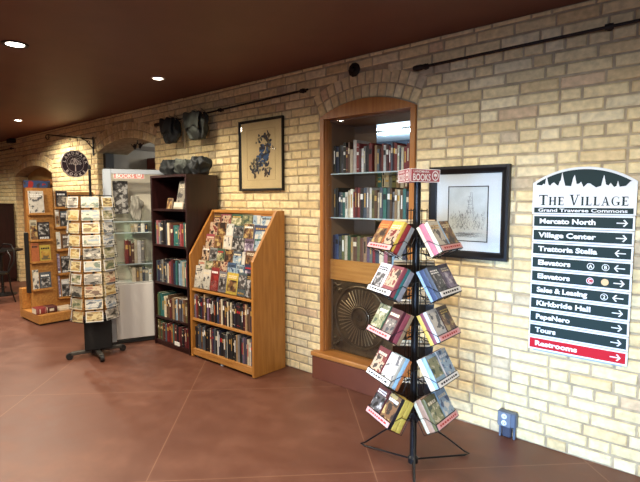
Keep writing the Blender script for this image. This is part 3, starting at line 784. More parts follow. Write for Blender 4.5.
# serif capitals, strokes on a unit grid (height 1)
def serif(ch):
    S = []; t_ = .2; n = .09; s_ = .07
    def B(a, b, c, d): S.append([(a, b), (c, b), (c, d), (a, d)])
    if ch == 'T': B(.31, 0, .31+t_, 1); B(0, 1-n, .79, 1); B(.18, 0, .61, s_); B(0, .78, .045, 1); B(.745, .78, .79, 1); return S, .79
    if ch == 'H': B(.1, 0, .1+t_, 1); B(.62, 0, .62+t_, 1); B(.1, .47, .7, .47+n); [B(a, z, a+.33, z+s_) for a in (.02, .54) for z in (0, 1-s_)]; return S, .9
    if ch == 'E': B(.1, 0, .1+t_, 1); B(.02, 0, .66, n); B(.02, 1-n, .64, 1); B(.1, .47, .52, .47+n); B(.61, 0, .66, .24); B(.59, .77, .64, 1); B(.48, .38, .52, .64); return S, .72
    if ch == 'V': S.append([(.36, 0), (.46, 0), (.27, 1), (.08, 1)]); S.append([(.36, 0), (.46, 0), (.77, 1), (.70, 1)]); B(0, 1-s_, .36, 1); B(.6, 1-s_, .88, 1); return S, .86
    if ch == 'I': B(.1, 0, .1+t_, 1); B(.02, 0, .35, s_); B(.02, 1-s_, .35, 1); return S, .38
    if ch == 'L': B(.1, 0, .1+t_, 1); B(.02, 0, .64, n); B(.02, 1-s_, .35, 1); B(.59, 0, .64, .26); return S, .68
    if ch == 'A': S.append([(.10, 0), (.17, 0), (.46, 1), (.38, 1)]); S.append([(.59, 0), (.78, 0), (.48, 1), (.36, 1)]); B(.22, .33, .6, .33+n); B(0, 0, .29, s_); B(.52, 0, .87, s_); return S, .86
    if ch == 'G':
        c = (.44, .5)
        A = [radians(48+ (322-48)*k/18) for k in range(19)]
        for a, b in zip(A, A[1:]):
            wa = .05+.11*abs(cos(a)); wb_ = .05+.11*abs(cos(b))
            if cos(a) > 0: wa = .06
            if cos(b) > 0: wb_ = .06
            S.append([(c[0]+.42*cos(a), c[1]+.52*sin(a)), (c[0]+.42*cos(b), c[1]+.52*sin(b)), (c[0]+(.42-wb_)*cos(b), c[1]+(.52-wb_*.7)*sin(b)), (c[0]+(.42-wa)*cos(a), c[1]+(.52-wa*.7)*sin(a))])
        B(.62, .05, .62+t_*.9, .42); B(.5, .42-s_, .86, .42); B(.7, .7, .74, .97); return S, .86
    return [], .35
def serif_word(word, x0, x1, z0, hcap, hsm, y, mb):
    ws = []
    tot = 0
    for i, ch in enumerate(word):
        big = ch.isupper(); h = hcap if big else hsm
        S, wd = serif(ch.upper()) if ch != ' ' else ([], .3)
        ws.append((S, wd*h, h)); tot += wd*h+.12*hsm
    k = (x1-x0)/(tot-.12*hsm); x = x0
    for S, wd, h in ws:
        for p in S: mb.add([(x+q[0]*h*k, y, z0+q[1]*h) for q in p], [tuple(range(len(p)))])
        x += (wd+.12*hsm)*k
tm = MB(); a = sp(541, 203); b = sp(628, 203)
serif_word('The Village', -HX+.037, HX-.035, 1.517-oz, .062, .050, -.0312, tm)
tm.build('lettering', M_sg, hd)
st = MB().box((-HX+.012, -.0325, 1.472-oz), (HX-.012, -.0301, 1.503-oz)).build('subtitle_strip', M_sg, hd)
def fit_text(s, x0, x1, z, size, y, mb, bold=.0012, mi=0):
    wd = text_width(s, size); k = (x1-x0)/wd
    return text_mb(s, size, mb, Matrix.Translation((x0, y, z)) @ WALLT, bold=bold, xscale=k, mi=mi)
fit_text('Grand Traverse Commons', -HX+.035, HX-.04, 1.4785-oz, .027, -.0325, MB(), .0007).build('lettering', M_sw, hd)
rows = [('Mercato North', '>', .30, ''), ('Village Center', '>', .305, ''), ('Trattoria Stella', '<', .315, ''), ('Elevators', '<', .18, 'AB'), ('Elevators', '>', .18, 'C*'),
        ('Sales & Leasing', '<', .275, '2'), ('Kirkbride Hall', '>', .295, ''), ('PepeNero', '>', .19, ''), ('Tours', '>', .115, ''), ('Restrooms', '>', .235, '')]
M_tan = mat('sign_tan', (206, 170, 116), .5)
for i, (s, ar, wd, dots) in enumerate(rows):
    z1 = 1.4600-oz-i*.0838; z0 = z1-.080
    rp = MB().cbox((-HX+.006, -.030, z0), (HX-.002, -.0145, z1), .002).build('row_panel', M_sw, sign)
    if i == 9: rp['label'] = 'red row panel'
    MB().box((-HX+.014, -.0322, z0+.011), (HX-.012, -.0301, z1-.009)).build('colour_strip', M_sr if i == 9 else M_sg, rp)
    m = MB(); zt_ = z0+.026
    fit_text(s, -HX+.045, -HX+.045+wd, zt_+.002, .041, -.0322, m, .0017)
    cxr = HX-.062; zc = (z0+z1)/2+.001; sg = 1 if ar == '>' else -1; y = -.0332
    m.add([(cxr-.026*sg, y, zc-.003), (cxr+.02*sg, y, zc-.003), (cxr+.02*sg, y, zc+.003), (cxr-.026*sg, y, zc+.003)], [(0, 1, 2, 3)])
    for q in (-1, 1):
        m.add([(cxr+.028*sg, y, zc), (cxr+.020*sg, y, zc), (cxr+.004*sg, y, zc+q*.017), (cxr+.012*sg, y, zc+q*.019)], [(0, 1, 2, 3)])
    m.build('lettering', M_sw, rp)
    for k, c in enumerate(dots):
        dx = HX-.205+.075*k if len(dots) == 2 else HX-.13
        dm = MB(); n = 24
        dm.add([(dx+.019*cos(2*pi*q/n), -.0328, zc+.019*sin(2*pi*q/n)) for q in range(n)], [tuple(range(n))], 0)
        if c != '*':
            dm.add([(dx+.0155*cos(2*pi*q/n), -.0331, zc+.0155*sin(2*pi*q/n)) for q in range(n)], [tuple(range(n))], 1)
            text_mb(c, .028, dm, Matrix.Translation((dx, -.0333, zc-.0095)) @ WALLT, bold=.0008, align='CENTER', mi=0)
        ring = M_tan if c == '*' else M_sw
        dm.build('letter_disc', [ring, M_sr if c == 'C' else M_sg], rp)

# ------------------------------------------------------------------ outlet
t = thing('power_outlet', 'grey surface-mounted power outlet box low on the bricks', 'outlet', (-1.045, -.004, .035))
M_obx = mat('grey_outlet_box', (96, 108, 124), .45, metal=.4); M_rec = mat('outlet_white', (214, 222, 228), .4)
MB().cbox((-.058, -.05, .045), (.062, 0, .145), .008).build('box', M_obx, t)
MB().cbox((-.05, -.055, .048), (.03, -.0505, .142), .003).build('cover_plate', mat('steel_plate', (128, 140, 154), .35, metal=.5), t)
for z in (.073, .117):
    rcp = MB().lathe([(.017, 0), (.017, .004), (.014, .006)], 18, M=Matrix.Translation((-.01, -.0552, z)) @ Matrix.Rotation(radians(90), 4, 'X')).build('receptacle', M_rec, t)
    MB().box((-.017, -.0622, z-.004), (-.014, -.0613, z+.006)).box((-.006, -.0622, z-.004), (-.003, -.0613, z+.006)).build('socket_slot', M_ink, rcp)
for x in (-.045, .045): MB().tube([(x, -.02, -.034), (x, -.02, .05)], .009, 10).build('conduit', M_obx, t, smooth=True)
MB().cbox((-.03, -.035, -.028), (.028, -.002, .044), .006).build('lower_box', mat('dark_box', (50, 56, 72), .5), t)

# ------------------------------------------------------------------ dark bookcase
BX0, BX1, BY0, BY1 = -4.685, -4.03, -.42, -.04
bc = thing('bookcase', 'tall dark mahogany bookcase full of cloth-bound books against the bricks', 'bookcase', (BX0, BY0, 0))
W_, D_ = BX1-BX0, BY1-BY0
for x in (0, W_-.025): MB().cbox((x, 0, 0), (x+.025, D_, 1.80), .002).build('side_panel', M_mahog, bc)
MB().box((.025, D_-.012, .03), (W_-.025, D_, 1.775)).build('back_panel', M_mahog, bc)
MB().cbox((.0255, 0, 1.775), (W_-.0255, D_-.001, 1.80), .002).build('top_panel', M_mahogx, bc)
SHZ = [.055, .315, .685, 1.085, 1.455]
for z in SHZ: MB().cbox((.0255, .006, z-.022), (W_-.0255, D_-.0125, z), .002).build('shelf', M_mahogx, bc)
MB().box((.0255, .012, 0), (W_-.0255, .03, .032)).build('plinth', M_mahogx, bc)
for j in range(10): pass
cc = [['teal', 'pink', 'grey', 'slate', 'black', 'black', 'slate', 'cream', 'brown', 'maroon', 'teal', 'teal', 'slate', 'rose', 'rose', 'red'],
      ['slate', 'navy', 'slate', 'grey', 'black', 'slate', 'cream', 'red', 'rose', 'maroon', 'navy', 'teal', 'slate', 'sky', 'sky', 'cream'],
      ['olive', 'green', 'teal', 'teal', 'cream', 'brown', 'brown', 'maroon', 'brown', 'tan', 'slate', 'sky', 'brown', 'slate', 'grey', 'brown'],
      ['olive', 'brown', 'green', 'brown', 'maroon', 'slate', 'red', 'maroon', 'orange', 'teal', 'brown', 'maroon', 'black', 'maroon', 'maroon', 'black']]
wh = ['fourth', 'third', 'second', 'lowest']
for q, (z, c) in enumerate(zip((1.085, .685, .315, .055), cc)):
    spine_row(BX0+.03, BX1-.028, BY0+.02, z+.0005, c, (.195, .25) if q != 3 else (.17, .215), (.022, .042), .3,
              "on the mahogany bookcase's %s shelf" % ('upper book', 'middle book', 'lower book', 'bottom book')[q], 'books on the mahogany bookcase, %s shelf' % ('upper', 'middle', 'lower', 'bottom')[q], 80+q, labels=('gold', 'cream', None, None))
r = random.Random(5)
def faceout(name, px, pyb, w, h, t, col, art, label, lab, cat='magazine', plane=('Y', 0), lean=8, group=None, seed=0, V=Vector((0, -1, 0)), pt=None, parts=True, zfix=None):
    """a book or magazine showing its front cover, leaning back; its foot centre is at the given point"""
    if pt is None: pt = at(px, pyb, **{plane[0]: plane[1]})
    if zfix is not None: pt = Vector((pt.x, pt.y, zfix))
    V = V.normalized(); L_ = radians(lean); Vl = V*cos(L_)+Vector((0, 0, 1))*sin(L_); Ul = Vector((0, 0, 1))*cos(L_)-V*sin(L_); Rl = Ul.cross(Vl)
    o = pt - Rl*(w/2) - Vl*t + Vector((0, 0, t*sin(L_)+.0003))
    return book(name, frame3(o, Vl, Rl, Ul), w, h, t, col, random.Random(seed+int(px*7)+int(pyb*13)), 'front', label, group, lab, cat, art, round_=.1, parts=parts)
faceout('book', 0, 0, .20, .285, .02, 'grey', PR[10], 'cream', 'large grey picture book propped on the top shelf of the mahogany bookcase', 'book', pt=Vector((-4.20, -.372, 1.4560)), lean=12)
faceout('book', 3, 0, .16, .07, .012, 'cream', PR[7], 'ink', 'small pale landscape book standing before the large grey picture book', 'book', pt=Vector((-4.20, -.409, 1.4560)), lean=10)
faceout('book', 5, 0, .09, .11, .012, 'tan', PR[5], 'ink', 'small tan booklet standing alone beside the pale landscape book', 'book', pt=Vector((-4.39, -.39, 1.4560)), lean=10)
lb = tag(MB().box((-4.30, BY0-.001, .058), (-4.21, BY0+.005, .096)).build('shelf_label', M_whitep), 'white label stuck to the bottom shelf edge of the mahogany bookcase', 'label')

# ------------------------------------------------------------------ dark bags
M_leather = mat('worn_dark_cloth', (34, 40, 42), .7, col2=(16, 18, 20), nscale=10, bump=.8, bscale=22)
M_leather2 = mat('faded_grey_green_cloth', (70, 76, 70), .75, col2=(28, 31, 30), nscale=9, bump=.9, bscale=18)
M_strap = mat('pale_webbing', (150, 136, 108), .8)
def cloth_lump(mb, W, D, H, seed, taper=.8, sag=.1, fold=.014, n=36, m_=22, closed_top=True):
    r = random.Random(seed); ph = [r.uniform(0, 6.28) for _ in range(6)]
    vs = []
    for i in range(m_+1):
        v = i/m_; prof = sin(pi*min(1, max(.0, .06+v*.9)))**.35
        k = 1-(1-taper)*v
        for j in range(n):
            a = 2*pi*j/n; ca, sa = cos(a), sin(a)
            e = .55; x = math.copysign(abs(ca)**e, ca)*W/2*k*prof; y = math.copysign(abs(sa)**e, sa)*D/2*prof
            f = fold*(sin(5*a+ph[0]+3*v)+.7*sin(9*a+ph[1]-6*v)+.5*sin(14*v+ph[2]+2*a))
            z = H*v + sag*H*cos(2*a+ph[3])*(1-v)*.3
            vs.append((x+f*ca*.8+.012*sin(11*v+ph[4]), y+f*sa, max(0, z+f*.6*(0 if i in (0, m_) else 1))))
    fs = []
    for i in range(m_):
        for j in range(n): fs.append((i*n+j, i*n+(j+1) % n, (i+1)*n+(j+1) % n, (i+1)*n+j))
    fs += [tuple(range(n-1, -1, -1)), tuple(m_*n+j for j in range(n))]
    mb.add(vs, fs)
    return mb
def bag(name, label, cat, x, zb, W, H, D, seed, m, y=None, group=None, strap=True, rz=0, flap=True, taper=.8):
    t = thing(name, label, cat, (x, -D/2-.09 if y is None else y, zb), group, rz=rz)
    cloth_lump(MB(), W, D, H, seed, taper=taper).build('bag_body', m, t, smooth=True, split=False)
    if flap:
        fb = MB(); n = 12
        vs = []
        for i in range(9):
            v = i/8
            for j in range(n+1):
                u = j/n-.5
                vs.append((u*W*.86*(1-.1*v), -D*.5-.012-.012*sin(pi*v)-.006*sin(9*u+3*v), H*(.96-.62*v)-.03*cos(pi*u)*-v+.01*sin(12*u)))
        fs = [(i*(n+1)+j, i*(n+1)+j+1, (i+1)*(n+1)+j+1, (i+1)*(n+1)+j) for i in range(8) for j in range(n)]
        fb.add(vs, fs); o = fb.build('flap', m, t, smooth=True, split=False)
        md = o.modifiers.new('thick', 'SOLIDIFY'); md.thickness = .006
    if strap:
        for sx in (-.3, .3): MB().tube([(sx*W, 0, H*.9), (sx*W*.6, .01, H+.03), (sx*W*.3, D*.5+.03, H+.0)], .006, 6).build('strap', M_strap, t)
    return t
bag('hanging_bag', 'dark cloth bag hanging from the rod nearer the doorway', 'bag', -4.70, 2.165, .27, .27, .10, 3, M_leather)
bag('hanging_bag', 'grey-green worn backpack hanging from the rod above the mahogany bookcase', 'bag', -4.215, 2.165, .31, .28, .11, 8, M_leather2)
for k, (xx, zz) in enumerate(((-4.62, 2.18), (-4.585, 2.1))):
    tag(MB().tube([(xx, -.055, 2.43), (xx+.01, -.05, 2.3), (xx-.004, -.05, zz)], .009, 6).build('webbing_strap', M_strap), 'pale webbing strap dangling from the rod between the two bags, the %s one' % ('shorter', 'longer')[k], 'strap')
for k, (x, W, H, D, m, lab, y) in enumerate((
        (-4.56, .27, .17, .2, M_leather, 'crumpled black bag lying on the bookcase top at the doorway end', -.22),
        (-4.30, .21, .16, .19, M_leather2, 'crumpled grey-green bag lying in the middle of the bookcase top', -.24),
        (-4.10, .15, .18, .2, M_leather, 'small tall black bag on the bookcase top beside the sloping display', -.2))):
    bag('lying_bag', lab, 'bag', x, 1.801, W, H, D, 20+k, m, y=y, strap=False, flap=False, taper=.9, group='bags heaped on the bookcase')
for k, (x, y, W) in enumerate(((-4.66, -.33, .1),)):
    pass

# ------------------------------------------------------------------ oak display unit with sloping magazine rows
X0, X1, Y0, Y1 = -4.008, -3.07, -.42, -.04
ok = thing('magazine_display', 'honey oak display unit with sloping magazine rows above two book shelves', 'display unit', (X0, Y0, 0))
Wd = X1-X0; Dd = Y1-Y0; T = .028
side = [(0, .006), (Dd, .006), (Dd, 1.45), (Dd-.095, 1.45), (0, 1.02)]
for x in (0, Wd-T): MB().prism(side, x, x+T, 'x').build('side_panel', M_oaky, ok)
MB().box((T, Dd-.012, .1), (Wd-T, Dd-.0005, 1.42)).build('back_panel', M_oakx, ok)
MB().cbox((T, Dd-.10, 1.42), (Wd-T, Dd-.0125, 1.45), .003).build('top_rail', M_oakx, ok)
MB().cbox((Wd*.62, Dd-.095, 1.365), (Wd-T-.001, Dd-.08, 1.419), .002).build('header_board', M_casingx, ok)
for z in (.09, .395, .69): MB().cbox((T, .004, z-.022), (Wd-T, Dd-.0125, z), .002).build('shelf', M_oakx, ok)
MB().cbox((T, .0045, .025), (Wd-T, .022, .067), .003).build('front_rail', M_oakx, ok)
for (x, y) in ((.05, .05), (.46, .03), (Wd-.06, .05), (.05, Dd-.05), (Wd-.06, Dd-.05)):
    MB().lathe([(.012, 0), (.02, .003), (.02, .02), (.008, .026), (.008, .03)], 12).build('glide_foot', M_alu, ok, loc=(x, y, 0))
MB().box((.03, .06, .001), (Wd-.03, Dd-.01, .024)).build('kick_board', M_blkpl, ok)
# stepped tray rows
ROWZ = [.695, .815, .93, 1.045, 1.16, 1.275]; ROWY = [.008, .052, .098, .146, .196, .246]
for k, (z, y) in enumerate(zip(ROWZ, ROWY)):
    if k: MB().box((T, y, z-.012), (Wd-T, y+.05, z)).build('row_ledge', M_oakx, ok)
    lipm = MB().box((T+.001, y, z+.0005), (Wd-T-.001, y+.003, z+(.11 if k == 0 else .045))).build('acrylic_lip', M_acrylic, ok)
rowspec = [
  [('cream', 7, .15), ('cream', 7, .15), ('red', 8, .15), ('grey', 4, .14), ('yellow', 5, .19), ('slate', 4, .13), ('black', 4, .13)],
  [('cream', 7, .13), ('green', 3, .13), ('brown', 5, .13), ('rose', 1, .12), ('blue', 2, .14), ('slate', 2, .13), ('navy', 6, .11), ('black', 4, .09)],
  [('maroon', 1, .14), ('grey', 4, .13), ('green', 3, .13), ('tan', 5, .14), ('slate', 2, .14), ('cream', 7, .05), ('brown', 5, .16), ('black', 4, .08)],
  [('rose', 1, .14), ('yellow', 5, .14), ('cream', 7, .13), ('black', 4, .18), ('mauve', 6, .13), ('teal', 2, .15)],
  [('red', 1, .12), ('brown', 5, .13), ('white', 7, .1), ('slate', 4, .14), ('cream', 5, .13), ('blue', 2, .2)],
  [('brown', 1, .12), ('rose', 1, .15), ('green', 3, .16), ('olive', 3, .14), ('sky', 2, .1), ('slate', 2, .16)]]
nm = ['front', 'second', 'third', 'fourth', 'fifth', 'top']
for k, row_ in enumerate(rowspec):
    tot = sum(c[2] for c in row_)+.004*len(row_); sc_ = (Wd-2*T-.012)/tot; x = X0+T+.006
    for j, (c, a, wv) in enumerate(row_):
        w_ = wv*sc_; h_ = (.215 if k == 0 else .165)*random.Random(k*31+j).uniform(.86, 1.02)
        if k == 5: h_ *= .85
        pt = Vector((x+w_/2, Y0+ROWY[k]+.0045+.012*1.0, ROWZ[k]+.003))
        nb = row_[j-1][0] if j else None; na = row_[j+1][0] if j < len(row_)-1 else None
        lab = '%s magazine in the %s row of the sloping display, %s' % (c, nm[k], 'beside the doorway-end panel' if nb is None else 'at the window-end panel' if na is None else '%s from the doorway end' % ORD[j])
        faceout('magazine', 0, 0, w_, h_, .006, c, PR[a], random.Random(k*7+j).choice(['white', 'cream', 'red', 'ink', 'gold']), lab, 'magazine', pt=pt, lean=9, group='magazines in the %s row' % nm[k], seed=k*50+j*3)
        x += w_+.004*sc_
mixp = ['slate', 'black', 'black', 'navy', 'white', 'mauve', 'black', 'brown', 'black', 'cream', 'maroon', 'black', 'slate', 'black', 'brown', 'navy', 'black', 'tan', 'slate', 'black', 'maroon', 'black', 'grey']
for q, (z, nm2) in enumerate(((.395, 'upper'), (.09, 'lower'))):
    rr_ = random.Random(33+q); cs = [rr_.choice(mixp) for _ in range(60)]
    spine_row(X0+T+.002, X1-T-.002, Y0+.02+.004*q, z+.0005, cs, (.205, .25), (.014, .028), .2, "on the oak display's %s shelf" % nm2, 'paperbacks on the %s shelf of the oak display' % nm2, 90+q, name='paperback', labels=('cream', 'white', 'gold', 'red', None))

# ------------------------------------------------------------------ aluminium glass cabinet beside the doorway
# corners on the floor: front edge faces the sloping view down the hall
A_ = Vector((-4.965, -.785, 0)); dirv = Vector((.39, .92, 0)).normalized(); nv = Vector((dirv.y, -dirv.x, 0))
CM = frame3(A_, dirv, -nv, Vector((0, 0, 1)))       # x along the front, y into the cabinet
ca = thing('glass_cabinet', 'narrow aluminium and glass cabinet with a white enamel lower door, beside the dark bookcase', 'cabinet', M=CM)
CW, CD, CH = .67, .26, 1.87
for (x0_, y0_) in ((0, 0), (CW-.03, 0), (0, CD-.03), (CW-.03, CD-.03)):
    MB().cbox((x0_, y0_, .03), (x0_+(.075 if (x0_ == 0 and y0_ == 0) else .03), y0_+.03, CH)).build('post', M_alu, ca)
for z in (CH-.05,): MB().cbox((.0755, 0, z), (CW-.0305, .028, CH-.001)).build('top_rail', M_alu, ca)
MB().box((.001, .001, CH+.0002), (CW-.001, CD-.001, CH+.012)).build('top_panel', M_acrylic, ca)
MB().cbox((.0755, .004, .05), (CW-.0305, .024, .645)).build('lower_door', M_white, ca)
MB().box((.01, .01, .006), (CW-.01, CD-.01, .0295)).build('plinth', M_blkpl, ca)
MB().box((.0305, CD-.012, .03), (CW-.0305, CD-.003, CH-.001)).build('back_panel', mat('cabinet_back_beige', (214, 206, 188), .7), ca)
MB().box((.031, .03, .645), (CW-.031, CD-.013, .66)).build('base_shelf', M_white, ca)
for z in (.86, 1.20, 1.32):
    g_ = MB().box((.031, .032, z-.008), (CW-.031, CD-.013, z)).build('glass_shelf', M_gshelf, ca)
    MB().box((.08, .026, z-.009), (CW-.035, .0318, z+.002)).build('polished_edge', M_edge, g_)
MB().box((.0757, .010, .647), (CW-.0307, .015, CH-.052)).build('glass_door', M_acrylic, ca)
pf = MB()
for i in range(32):
    for j in range(3): pf.box((.010+j*.02, -.004, .06+i*.02), (.022+j*.02, -.0005, .070+i*.02))
pf.build('perforated_stud_grille', M_alu, ca)
def lm_sign(parent, M, W, H, mm, sc_=1.0, name='header_sign'):
    """small pink shop sign: two words and a round tree emblem, facing local -y"""
    s0 = MB().box((0, 0, 0), (W, .003, H)).build(name, mm, parent, M=M)
    b_ = MB(); b_.box((0, -.001, 0), (W, -.0001, .003)).box((0, -.001, H-.003), (W, -.0001, H)).box((0, -.001, .003), (.003, -.0001, H-.003)).box((W-.003, -.001, .003), (W, -.0001, H-.003))
    b_.build('sign_border', M_whitep, s0)
    m1 = MB(); y = -.0015
    wd = text_width('BOOKS', H*.72); k1 = (W*.6)/wd
    text_mb('BOOKS', H*.72, m1, Matrix.Translation((W*.06, y, H*.12)) @ WALLT, bold=.0008, xscale=k1)
    wd = text_width('LANDMARK', H*.24); k2 = (W*.54)/wd
    text_mb('LANDMARK', H*.24, m1, Matrix.Translation((W*.08, y, H*.72)) @ WALLT, bold=.0002, xscale=k2)
    m1.build('lettering', M_whitep, s0)
    e = MB(); n = 24; r_ = H*.38; cx_, cz_ = W*.83, H*.5
    e.add([(cx_+r_*cos(2*pi*q/n), y, cz_+r_*sin(2*pi*q/n)) for q in range(n)], [tuple(range(n))])
    e.add([(cx_+r_*.78*cos(2*pi*q/n), y-.0004, cz_+r_*.78*sin(2*pi*q/n)) for q in range(n)], [tuple(range(n))], 1)
    e.add([(cx_-r_*.08, y-.0008, cz_-r_*.6), (cx_+r_*.08, y-.0008, cz_-r_*.6), (cx_+r_*.05, y-.0008, cz_), (cx_-r_*.05, y-.0008, cz_)], [(0, 1, 2, 3)])
    for q in range(9):
        a = pi*q/8; petal(e, cx_, cz_-r_*.05, r_*.6, r_*.09, a, y-.0008-.00002*q)
    e.build('tree_emblem', [M_whitep, mm], s0)
    return s0
M_pink = mat('sign_dusty_red', (176, 78, 84), .5); M_pinkp = mat('sign_pale_pink', (222, 176, 170), .5)
M_pk2 = mat('sign_faded_red', (158, 70, 76), .5)
lm_sign(ca, Matrix.Translation((.10, .0045, 1.772)), .30, .078, mat('sign_washed_pink', (196, 124, 118), .5))
MB().box((.09, .10, 1.40), (.24, .112, 1.75)).build('dark_poster', PR[4], ca)
CMi = CM
def incab(x, y, z): return CM @ Vector((x, y, z))
rr_ = random.Random(77)
for k, (z, xs_, lst) in enumerate(((1.20, .25, ['cream', 'cream', 'slate', 'white', 'navy']), (.6602, .25, ['cream', 'tan', 'cream', 'slate', 'grey', 'white']), (.8602, .19, ['red', 'maroon', 'brown', 'cream', 'white', 'grey']))):
    x = xs_
    for j, c in enumerate(lst):
        tt = rr_.uniform(.025, .04)
        Mx = CM @ Matrix.Translation((x, .05, z+.0005))
        book('book', Mx, .14, (rr_.uniform(.085, .105), rr_.uniform(.12, .16), rr_.uniform(.18, .27))[k], tt, c, rr_, 'spine', rr_.choice(['gold', 'cream', None]), 'books inside the glass cabinet',
             '%s book, %s on the %s glass cabinet shelf' % (c, ORD[j], ('upper', 'lowest', 'middle')[k])); x += tt+.0015
bag('cloth_bag', 'slumped pale grey cloth bag inside the top of the glass cabinet', 'bag', incab(.32, .11, 0).x, 1.321, .13, .27, .08, 31, mat('pale_grey_cloth', (150, 146, 136), .8), y=incab(.32, .11, 0).y, strap=False, flap=False)

# ------------------------------------------------------------------ doorway: hanging iron scroll and shop shelves behind
t = thing('iron_scroll', 'small black wrought iron scroll ornament hanging in the arched doorway', 'ornament', tuple(at(137.5, 146, Y=.22)))
m = MB()
def spiral(cx_, cz_, s_, turn, n=18, r0=.035):
    return [(cx_+s_*(r0*(1-k/n*.8))*cos(turn*2.6*pi*k/n), 0, cz_+(r0*(1-k/n*.8))*sin(turn*2.6*pi*k/n)) for k in range(n+1)]
for s_ in (-1, 1):
    m.tube(spiral(s_*.07, 0, s_, 1), .006, 6); m.tube(spiral(s_*.07, -.005, -s_, -1), .006, 6)
m.tube([(-.16, 0, .03), (-.07, 0, -.035), (0, 0, .045), (.07, 0, -.035), (.16, 0, .03)], .006, 6)
m.tube([(0, 0, .045), (0, 0, at(137, 140, Y=.22).z-t.location.z+.02)], .005, 6)
m.build('scrollwork', M_iron, t, smooth=True)
sb = thing('shop_bookcase', 'red-brown bookcase standing behind the arched doorway, above the glass cabinet', 'bookcase', (-6.88, .80, 0))
M_redw = wood('red_brown_wood', (92, 40, 30), (72, 30, 24))
for y in (0, .9): MB().box((0, y, 0), (.3, y+.025, 2.18)).build('side_panel', M_redw, sb)
for z in (.1, .5, .9, 1.3, 1.72, 2.155): MB().box((.001, .0255, z), (.299, .899, z+.022)).build('shelf', M_redw, sb)
MB().box((.001, .0255, .123), (.012, .899, 2.154)).build('back_panel', M_redw, sb)
rr_ = random.Random(3)
for z, nmz in ((1.7425, 'upper'), (1.3225, 'lower')):
    y = .83
    for j in range(14):
        tt = rr_.uniform(.03, .055)
        c = rr_.choice(['cream', 'red', 'white', 'maroon', 'tan', 'slate', 'brown'])
        book('book', frame3(Vector((-6.60, y, z)), Vector((0, 1, 0)), Vector((-1, 0, 0)), Vector((0, 0, 1))), .17, rr_.uniform(.2, .27), tt, c, rr_, 'spine', rr_.choice(['gold', None]),
             'books on the red-brown bookcase, %s shelf' % nmz, '%s book, %s on the %s shelf of the red-brown bookcase past the doorway' % (c, ORD[j], nmz)); y += tt+.002

# ------------------------------------------------------------------ round hanging shop sign
bx = -6.895
br = thing('sign_bracket', 'black wrought iron wall bracket between the two arches, carrying the round sign', 'bracket', (bx, 0, 2.37))
MB().cbox((-.018, -.012, -.2), (.018, -.001, .06), .003).build('wall_plate', M_iron, br)
MB().tube([(0, -.012, .03), (0, -.6, .03)], .009, 8).build('arm', M_iron, br)
m = MB(); m.tube([(0, -.012, -.1), (0, -.05, -.06), (0, -.1, .0), (0, -.16, .022)], .007, 6)
m.tube([(0, -.07-.025*cos(a)*(1-a/14), -.02+.025*sin(a)*(1-a/14)) for a in [k*.5 for k in range(16)]], .005, 6)
m.tube([(0, -.6-.02*sin(a), .0+.03*cos(a)) for a in [k*.45 for k in range(13)]], .006, 6); m.build('scroll', M_iron, br, smooth=True)
c0 = at(75, 164, X=bx); rad = .185
rs = thing('round_sign', 'round dark plum hanging sign with pale lettering and a tree emblem', 'hanging sign', (bx, c0.y, c0.z))
RX = Matrix.Rotation(radians(90), 4, 'Y')      # disc axis along x
SM = Matrix(((0, 0, 1, 0), (1, 0, 0, 0), (0, 1, 0, 0), (0, 0, 0, 1)))        # x/y drawing -> y/z facing +x
M_plum = mat('plum_sign', (54, 32, 38), .5); M_rim = mat('sign_rim', (226, 212, 202), .5)
MB().lathe([(rad-.012, -.012), (rad, -.010), (rad, .010), (rad-.012, .012)], 48, M=SM).build('disc', M_plum, rs, smooth=True)
rm = MB(); rm.tube([(.012, (rad-.006)*cos(2*pi*k/48), (rad-.006)*sin(2*pi*k/48)) for k in range(48)], .0045, 6, closed=True)
rm.build('rim', M_rim, rs, smooth=True)
m = MB()
def ring_text(s, rr, size, a0, a1, flip=False):
    n = len(s)
    for k, ch in enumerate(s):
        if ch == ' ': continue
        a = radians(a0+(a1-a0)*(k/(n-1)))
        if flip: M = SM @ Matrix.Translation((rr*cos(a), rr*sin(a), .0128)) @ Matrix.Rotation(a+pi/2, 4, 'Z') @ Matrix.Translation((0, -size*.36, 0))
        else: M = SM @ Matrix.Translation((rr*cos(a), rr*sin(a), .0128)) @ Matrix.Rotation(a-pi/2, 4, 'Z') @ Matrix.Translation((0, -size*.36, 0))
        text_mb(ch, size, m, M, bold=.0022, align='CENTER')
ring_text('LANDMARK', .148, .052, 168, 12); ring_text('BOOKS', .148, .052, 222, 318, True)
m.build('lettering', M_rim, rs)
m = MB(); m.tube([(.0125, .112*cos(2*pi*k/40), .112*sin(2*pi*k/40)) for k in range(40)], .002, 5, closed=True)
for q in range(60):
    rr_ = random.Random(q); a = rr_.uniform(-.3, pi+.3); r_ = rr_.uniform(.02, .085)
    petal(m, 0, 0, .022, .006, rr_.uniform(0, 6.28), 0) if False else m.add([(.0128+.00003*q, r_*cos(a)+dx, r_*sin(a)+.005+dz) for dx, dz in ((-.006, 0), (0, -.008), (.006, 0), (0, .008))], [(0, 1, 2, 3)])
m.add([(.0129, -.008, -.1), (.0129, .008, -.1), (.0129, .004, 0), (.0129, -.004, 0)], [(0, 1, 2, 3)])
for q in range(7):
    a = pi*(q+.5)/7; m.tube([(.0128, 0, -.02), (.0128, .07*cos(a), .07*sin(a)+.0)], .0018, 5)
m.build('tree_emblem', M_rim, rs)
for s_ in (-1, 1): MB().tube([(0, s_*.05, rad-.014), (0, s_*.05, 2.4-c0.z-.011)], .003, 6).build('hanger', M_iron, rs)

